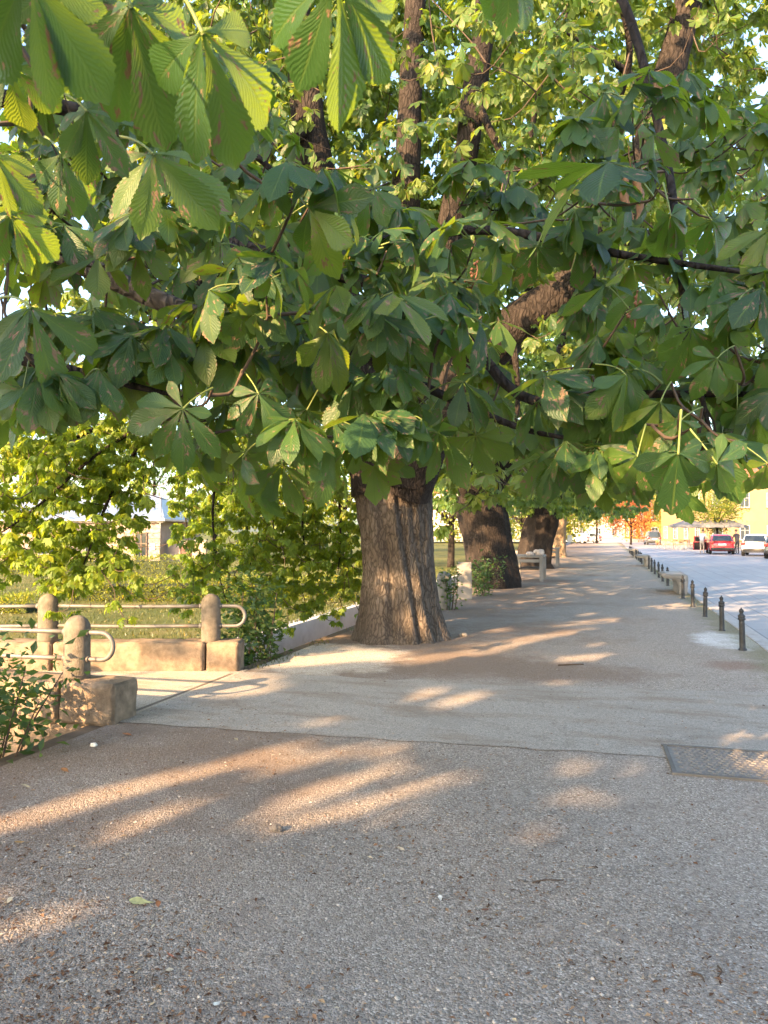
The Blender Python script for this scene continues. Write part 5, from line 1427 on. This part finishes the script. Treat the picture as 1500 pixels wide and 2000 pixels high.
TERRA = simple('terracotta_roof', (.27, .08, .045), .85, .18, 1.5, .5, 14, dirt=(.2, .07, .045), dscale=.7)
town_house(1375, 1060, 78, 20, 12, 7.2, 4.4, CREAM, TERRA, 'cream house with red tiled roof behind the parked cars', wins=(7, 2))
town_house(1262, 1056, 112, 8, 10, 5.4, 2.6, ORANGE, TERRA, 'bright orange house at the end of the road', wins=(3, 2))
town_house(1090, 1052, 150, 26, 10, 5.0, 3.0, PALE, TERRA, 'long pale house closing the far end of the promenade', wins=(8, 2))
town_house(800, 1060, 120, 22, 12, 8.0, 4.0, PALE, TERRA, 'tall pale house far off beyond the stream trees', wins=(6, 3))

# ================================================================== BACKGROUND TREES
def bgtree(base, z0, h, cz, rx, rz, n, size, mat, label, seed, rows=None, tr=.22):
    r = np.random.default_rng(seed)
    t = empty('tree', (base[0], base[1], z0), 0, label, 'tree', rows)
    MB().tube(spline([(0, 0, -.1), (.05, 0, cz * .5), (0, .1, cz)], 10), [tr, tr * .8, tr * .4], 9).build('trunk', BARKD, t)
    for i in range(6):
        a = i * 1.05; b0 = np.array([0, 0, cz * .6]); e = np.array([rx * .7 * math.cos(a), rx * .7 * math.sin(a), cz + rz * r.uniform(-.3, .6)])
        MB().tube(spline([b0, (b0 + e) / 2 + [0, 0, .3], e], 7), [tr * .4, .03], 6).build('limb', BARKD, t)
    nc = 60
    d = nrm(r.normal(0, 1, (nc, 3))); cl = d * (r.uniform(.3, 1, nc) ** .5)[:, None] * np.array([rx, rx, rz]) + [0, 0, cz]
    k_ = r.integers(0, nc, n); off = r.normal(0, 1, (n, 3)) * rx * .16
    pts = cl[k_] + off
    w = pts + np.array([base[0], base[1], z0])
    q = proj(w); keep = ~((q[2] > 0) & (q[0] > 840) & (q[0] < 1260) & (q[1] > 1055)) & (pts[:, 2] > .2)
    simple_leaves('crown', pts[keep], nrm(off[keep] + [0, 0, .2]) + [0, 0, -.2], size, mat, t, r, .55)
    return t
def bt(px, d, *a, **k_): b = P(px, 1040, d); return bgtree((b[0], b[1]), *a, **k_)
bgtree((10.6, 32.5), -.05, 12, 9.6, 5.6, 5.0, 15000, .22, LEAFD, 'large soft green tree rising across the road above the parked cars', 50, tr=.35)
bgtree((17, 44), -.05, 12, 8.5, 5.6, 5.0, 9000, .26, LEAFD, 'broad green tree standing farther along the road behind the cars', 51, tr=.35)
bt(1400, 68, -.05, 6, 3.5, 2.1, 2.0, 4200, .2, LEAFY, 'small round yellow green tree behind the cafe parasols', 52, tr=.12)
bt(1232, 92, -.05, 7, 3.6, 3.0, 2.6, 4200, .26, LEAFO, 'rust red tree beside the bright orange house', 53, tr=.15)
bt(1310, 100, -.05, 8, 5.0, 3.0, 2.6, 4200, .26, LEAFY, 'yellow green tree at the corner of the bright orange house', 54, tr=.15)
bt(1165, 100, -.05, 9, 5.2, 3.6, 3.0, 4000, .3, LEAFY, 'yellow tinged tree near the far end of the promenade', 55, tr=.15)
LS = 'trees on the lawn across the stream'
for i, (px, d, cz, rx, rz, mt, lb) in enumerate([
        (420, 58, 6.5, 4.6, 5.0, LEAFS, 'dark green tree right of the pale house'), (560, 50, 5.5, 4.2, 4.6, LEAFY, 'yellow green tree on the lawn left of the big trunk'),
        (665, 40, 4.6, 3.2, 3.8, LEAFY, 'sunny small tree seen close beside the big trunk'), (880, 42, 4.0, 3.6, 4.2, LEAFY, 'sunny tree seen between the first and second trunks'),
        (1020, 56, 4.0, 3.0, 3.8, LEAFY, 'sunny yellow tree seen between the second and third trunks'), (120, 66, 9.0, 5.5, 5.0, LEAFS, 'tall dark tree rising behind the pale house'),
        (-120, 40, 6.0, 4.5, 5.0, LEAFY, 'yellow green tree left of the pale house window'), (1085, 70, 4.6, 3.0, 3.6, LEAFY, 'sunny tree seen left of the lighter trunk'),
        (760, 70, 7.5, 5.0, 5.5, LEAFS, 'dark tree far behind the big trunk'), (300, 80, 11.0, 6.0, 6.0, LEAFS, 'tall dark tree far behind the metal roof'), (980, 85, 7.0, 5.0, 6.0, LEAFS, 'dark tree far behind the second trunk'), (520, 85, 10, 6, 6.5, LEAFS, 'tall dark tree far beyond the lawn')]):
    bt(px, d, -.4, 8, cz, rx, rz, 3800, .24 if d < 60 else .34, mt, lb, 60 + i, LS)

# ================================================================== CARS
TYRE = simple('tyre', (.02, .02, .022), .85, bump=0); RIM = simple('alloy_rim', (.45, .46, .47), .35, bump=0, metal=.8)
CGL = glass_mat('car_glass', (.02, .028, .03)); BLK = simple('black_trim', (.02, .02, .022), .5, bump=0)
TAIL = simple('tail_lamp', (.45, .012, .015), .2, bump=0, spec=.7); PLATE = simple('number_plate', (.75, .75, .75), .5, bump=0)
def paint(name, col, rough=.3):
    return simple(name, col, rough, .03, 3, 0, 10, spec=.5, coat=.8, dirt=tuple(c * .8 + .03 for c in col), dscale=2, damt=.25)
def car(loc, rz, pmat, label, L=4.0, Wd=1.72, H=1.47, hatch=True, open_door=False):
    t = empty('parked_car', loc, rz, label, 'car', 'parked cars on the right side of the road')
    hw = Wd / 2
    # lower body: stations along y (rear = 0), section half profile
    st = [(0.0, .34, .78, .80), (.10, .26, .92, .93), (.45, .22, .96, .985), (1.0, .2, .96, 1.0), (2.0, .2, .94, 1.0), (2.8, .2, .93, 1.0), (3.35, .21, .88, .985), (3.75, .24, .78, .93), (L, .34, .62, .80)]
    V = []; F = []; npt = 10
    for y, zb, zt, wf in st:
        w = hw * wf
        half = [(w * .80, zb), (w * .97, zb + .06), (w, zb + .30 * (zt - zb) + .05), (w * .985, zt - .12), (w * .90, zt)]
        V += [(x, y, z) for x, z in half] + [(-x, y, z) for x, z in reversed(half)]
    ns = len(st)
    for j in range(ns - 1):
        for i in range(npt):
            F.append((j * npt + i, j * npt + (i + 1) % npt, (j + 1) * npt + (i + 1) % npt, (j + 1) * npt + i))
    F += [tuple(reversed(range(npt))), tuple((ns - 1) * npt + i for i in range(npt))]
    o = MB().add(V, [f[::-1] for f in F], 0, True).build('body', pmat, t)
    s = o.modifiers.new('s', 'SUBSURF'); s.levels = 2; s.render_levels = 2
    # cabin
    rs = .10 if hatch else .55
    cst = [(rs, .93, .93, .80), (rs + .22, .93, H - .10, .76), (rs + .5, .93, H - .015, .74), (1.9, .93, H, .74), (2.45, .93, H - .05, .74), (3.15, .90, .93, .80)]
    V = []; F = []
    for y, zb, zt, wf in cst:
        w = hw * wf; wb = hw * .90
        half = [(wb, zb - .05), (wb * .985, zb + .02), ((w + wb) / 2 * 1.0, (zb + zt) / 2), (w * .97, max(zt - .05, zb)), (w * .80, zt)]
        V += [(x, y, z) for x, z in half] + [(-x, y, z) for x, z in reversed(half)]
    for j in range(len(cst) - 1):
        for i in range(npt):
            F.append((j * npt + i, j * npt + (i + 1) % npt, (j + 1) * npt + (i + 1) % npt, (j + 1) * npt + i))
    F += [tuple(reversed(range(npt))), tuple((len(cst) - 1) * npt + i for i in range(npt))]
    o = MB().add(V, [f[::-1] for f in F], 0, True).build('cabin', pmat, t); s = o.modifiers.new('s', 'SUBSURF'); s.levels = 2; s.render_levels = 2
    # glass, slightly proud of the cabin
    w1, w0 = hw * .66, hw * .78
    ry0, ry1 = (rs - .015, rs + .27) if hatch else (rs - .05, rs + .3)
    MB().add([(-w0, ry0 - .02, .98), (w0, ry0 - .02, .98), (w1, ry1 - .05, H - .13), (-w1, ry1 - .05, H - .13), (-w0, ry0 + .1, .98), (w0, ry0 + .1, .98), (w1, ry1 + .07, H - .13), (-w1, ry1 + .07, H - .13)], [(0, 1, 2, 3), (5, 4, 7, 6), (1, 5, 6, 2), (4, 0, 3, 7), (3, 2, 6, 7), (4, 5, 1, 0)]).build('rear_window', CGL, t, bevel=.02)
    for sx in (-1, 1):
        for (ya, yb, yc, yd) in ((.55, 1.45, 1.42, .72), (1.55, 2.85, 2.35, 1.55)):
            V = [(sx * hw * .925, ya, .99), (sx * hw * .925, yb, .99), (sx * hw * .80, yc, H - .13), (sx * hw * .80, yd, H - .13)]
            V += [(v[0] - sx * .06, v[1], v[2]) for v in V]
            MB().add(V, [(0, 1, 2, 3), (7, 6, 5, 4), (0, 4, 5, 1), (1, 5, 6, 2), (2, 6, 7, 3), (3, 7, 4, 0)]).build('side_window', CGL, t)
        for y in (.72, L - .75):
            wl = MB().lathe([(.2, -.1), (.29, -.1), (.31, -.06), (.31, .06), (.29, .1), (.2, .1)], seg=22).build('wheel', TYRE, t)
            wl.rotation_euler = (0, math.pi / 2, 0); wl.location = (sx * (hw - .10), y, .31)
            rm_ = MB().lathe([(.02, sx * .085), (.07, sx * .10), (.19, sx * .104), (.21, sx * .09), (.21, sx * .05)][::1], seg=22).build('rim', RIM, wl)
        MB().box((sx * hw * .80, .05, .84), (.26, .16, .20)).build('tail_lamp', TAIL, t, bevel=.04)
        MB().box((sx * (hw + .07), 2.62, 1.0), (.17, .10, .13)).build('wing_mirror', pmat, t, bevel=.03)
    MB().box((0, -.005, .72), (.52, .03, .12)).build('number_plate', PLATE, t, bevel=.005)
    MB().box((0, .05, .40), (Wd * .86, .12, .20)).build('rear_bumper', BLK, t, bevel=.04)
    if open_door:
        d = MB()
        d.box((0, -.55, .55), (.07, 1.1, .62)); o = d.build('open_door', pmat, t, bevel=.02); o.location = (-hw + .02, 2.75, .02); o.rotation_euler = (0, 0, rad(-62))
        MB().box((.045, -.55, .55), (.03, 1.0, .54)).build('inner_panel', BLK, o, bevel=.01)
        MB().box((0.02, -.55, 1.05), (.02, .85, .34)).build('door_window', CGL, o)
        fr = MB(); fr.box((0, -1.0, 1.05), (.04, .06, .38)); fr.box((0, -.55, 1.25), (.04, .95, .05)); fr.build('window_frame', pmat, o)
    return t
def cloc(px, py): g = G(px, py, -.05); return (g[0], g[1], -.05)
c1 = cloc(1411, 1083); car(c1, rad(-3), paint('red_paint', (.50, .02, .035)), 'red hatchback with its front left door standing open', open_door=True)
car(cloc(1474, 1086.5), rad(-15), paint('white_paint_car', (.74, .75, .74)), 'white hatchback parked between the red and the grey car', H=1.5)
car(cloc(1521, 1092), rad(-18), paint('grey_paint', (.13, .16, .165)), 'dark grey car parked right of the white hatchback', H=1.45)
c2 = cloc(1279, 1064.5); car(c2, rad(4), paint('dark_paint', (.07, .075, .09)), 'dark car parked near the bright orange house', H=1.7)
for i, (px, py) in enumerate([(1150, 1062), (1174, 1061)]):
    c3 = cloc(px, py); car(c3, rad(82), paint('silver_paint', (.62, .62, .60)), ['silver car standing across the far end of the promenade', 'second silver car across the far end, nearer the orange house'][i])

# ================================================================== CAFE
CLOTH = simple('parasol_cloth', (.13, .13, .135), .9, .05, 2, .1, 30); WOODC = simple('chair_wood', (.45, .22, .09), .6); STEEL = simple('cafe_steel', (.35, .35, .36), .4, metal=.6, bump=0)
def parasol(loc, label):
    t = empty('parasol', loc, 0, label, 'parasol', 'cafe parasols beyond the cars')
    MB().lathe([(.25, 0), (.25, .06), (.05, .1), (.03, .12)], seg=12).build('base', STEEL, t)
    MB().tube([(0, 0, .05), (0, 0, 2.75)], .03, 8).build('pole', STEEL, t)
    V = [(0, 0, 2.8)]; n = 16
    for i in range(n):
        a = i * 2 * math.pi / n; rr_ = 1.75 if i % 2 == 0 else 1.6; V.append((rr_ * math.cos(a), rr_ * math.sin(a), 2.2 + (.0 if i % 2 == 0 else .05)))
    V += [(v[0] * 1.0, v[1] * 1.0, v[2] - .22) for v in V[1:]]
    F = [(0, 1 + i, 1 + (i + 1) % n) for i in range(n)] + [(1 + i, 1 + n + i, 1 + n + (i + 1) % n, 1 + (i + 1) % n) for i in range(n)]
    o = MB().add(V, F).build('canopy', CLOTH, t); s = o.modifiers.new('t', 'SOLIDIFY'); s.thickness = .01
    for i in range(8):
        a = i * math.pi / 4; MB().tube([(0, 0, 2.72), (1.7 * math.cos(a), 1.7 * math.sin(a), 2.17)], .012, 5).build('rib', STEEL, t)
    return t
def chair(loc, rz):
    t = empty('cafe_chair', loc, rz, 'small wooden cafe chair under the grey parasols', 'chair', 'cafe chairs under the parasols')
    MB().box((0, 0, .45), (.42, .42, .04)).build('seat', WOODC, t, bevel=.01)
    for z in (.62, .74, .86): MB().box((0, .21, z), (.42, .025, .07)).build('back_slat', WOODC, t)
    for x in (-.19, .19):
        MB().box((x, .19, .44), (.035, .035, .88)).build('leg', STEEL, t); MB().box((x, -.19, .21), (.035, .035, .43)).build('leg', STEEL, t)
    return t
def ctable(loc):
    t = empty('cafe_table', loc, 0, 'small round cafe table under the grey parasols', 'table', 'cafe tables under the parasols')
    MB().lathe([(.02, .72), (.38, .72), (.40, .735), (.38, .75), (.02, .752)], seg=18).build('table_top', WOODC, t)
    MB().lathe([(.22, 0), (.2, .03), (.035, .06), (.03, .72)], seg=10).build('pedestal', STEEL, t)
    return t
lb = ['grey cafe parasol nearest the small yellow green tree', 'grey cafe parasol in the middle of the three', 'grey cafe parasol nearest the bright orange house']
ch0 = tb0 = None
for i, px in enumerate((1420, 1382, 1345)):
    b = G(px, 1072); parasol((b[0], b[1], -.05), lb[i])
for i, px in enumerate((1330, 1345, 1362, 1300, 1315, 1385, 1408)):
    b = G(px, 1071.5 - (i % 2)); q = (b[0], b[1], -.05)
    if tb0 is None: tb0 = ctable(q)
    else: copy_tree(tb0, q)
    for s in (-1, 1):
        cq = (b[0] + s * .62, b[1] + .25 * s, -.05)
        if ch0 is None: ch0 = chair(cq, rad(-90 * s))
        else: copy_tree(ch0, cq, rad(-90 * s + 15 * i))

# ================================================================== PEOPLE (two, by the open car door and between the cars)
def person(loc, rz, label, shirt, trousers, hair, lean=.12):
    r_ = lambda *a: Vector(a)
    t = empty('person', loc, rz, label, 'person')
    J = {'pel': (0, 0, .95), 'sp': (0, lean * .5, 1.15), 'ch': (0, lean, 1.38), 'nk': (0, lean * 1.2, 1.50), 'h1': (0, lean * 1.4, 1.60), 'h2': (0, lean * 1.45, 1.70),
         'ls': (-.18, lean, 1.42), 'le': (-.25, lean + .06, 1.15), 'lw': (-.22, lean + .25, .98), 'lh': (-.21, lean + .33, .95), 'rs': (.18, lean, 1.42), 're': (.25, lean + .1, 1.16), 'rw': (.22, lean + .3, 1.05), 'rh': (.21, lean + .38, 1.04),
         'lp': (-.09, 0, .90), 'lk': (-.10, .06, .50), 'la': (-.11, -.02, .09), 'lt': (-.12, .14, .04), 'rp': (.09, 0, .90), 'rk': (.10, .10, .50), 'ra': (.11, .06, .09), 'rt': (.12, .22, .04)}
    R = {'pel': .14, 'sp': .13, 'ch': .15, 'nk': .055, 'h1': .085, 'h2': .09, 'ls': .065, 'le': .045, 'lw': .032, 'lh': .035, 'rs': .065, 're': .045, 'rw': .032, 'rh': .035, 'lp': .09, 'lk': .062, 'la': .042, 'lt': .035, 'rp': .09, 'rk': .062, 'ra': .042, 'rt': .035}
    E = [('pel', 'sp'), ('sp', 'ch'), ('ch', 'nk'), ('nk', 'h1'), ('h1', 'h2'), ('ch', 'ls'), ('ls', 'le'), ('le', 'lw'), ('lw', 'lh'), ('ch', 'rs'), ('rs', 're'), ('re', 'rw'), ('rw', 'rh'), ('pel', 'lp'), ('lp', 'lk'), ('lk', 'la'), ('la', 'lt'), ('pel', 'rp'), ('rp', 'rk'), ('rk', 'ra'), ('ra', 'rt')]
    ks = list(J); me = bpy.data.meshes.new('body'); me.from_pydata([J[q] for q in ks], [(ks.index(a), ks.index(b)) for a, b in E], [])
    o = link(bpy.data.objects.new('body', me), t)
    o.modifiers.new('skin', 'SKIN'); s = o.modifiers.new('sub', 'SUBSURF'); s.levels = 2; s.render_levels = 2
    for i, q in enumerate(ks):
        sv = me.skin_vertices[0].data[i]; sv.radius = (R[q], R[q] * .85); sv.use_root = (q == 'pel')
    m, nt, b, out = newmat('clothes_' + label[:12].replace(' ', '_')); k = N(nt)
    x, y, z = k.sep(k.obj())
    col = k.mix(k.math('GREATER_THAN', z, .98), c4(trousers), c4(shirt))
    col = k.mix(k.math('GREATER_THAN', z, 1.5), col, c4((.45, .27, .19)))
    k.set(b.inputs['Base Color'], col); b.inputs['Roughness'].default_value = .8
    me.materials.append(m)
    hm = lump('hair', (0, lean * 1.45 - .02, 1.73), (.10, .115, .10), simple('hair_' + label[:8], hair, .7), 3, t, .1)
    return t
person((c1[0] - 1.18, c1[1] + 1.55, -.05), rad(-30), 'person in a light grey top leaning in at the open red car door', (.5, .5, .52), (.42, .36, .3), (.12, .08, .05), .16)
person((c1[0] + 1.08, c1[1] + .55, -.05), rad(20), 'person in dark clothes standing between the red and white cars', (.03, .03, .035), (.03, .03, .04), (.02, .015, .012))
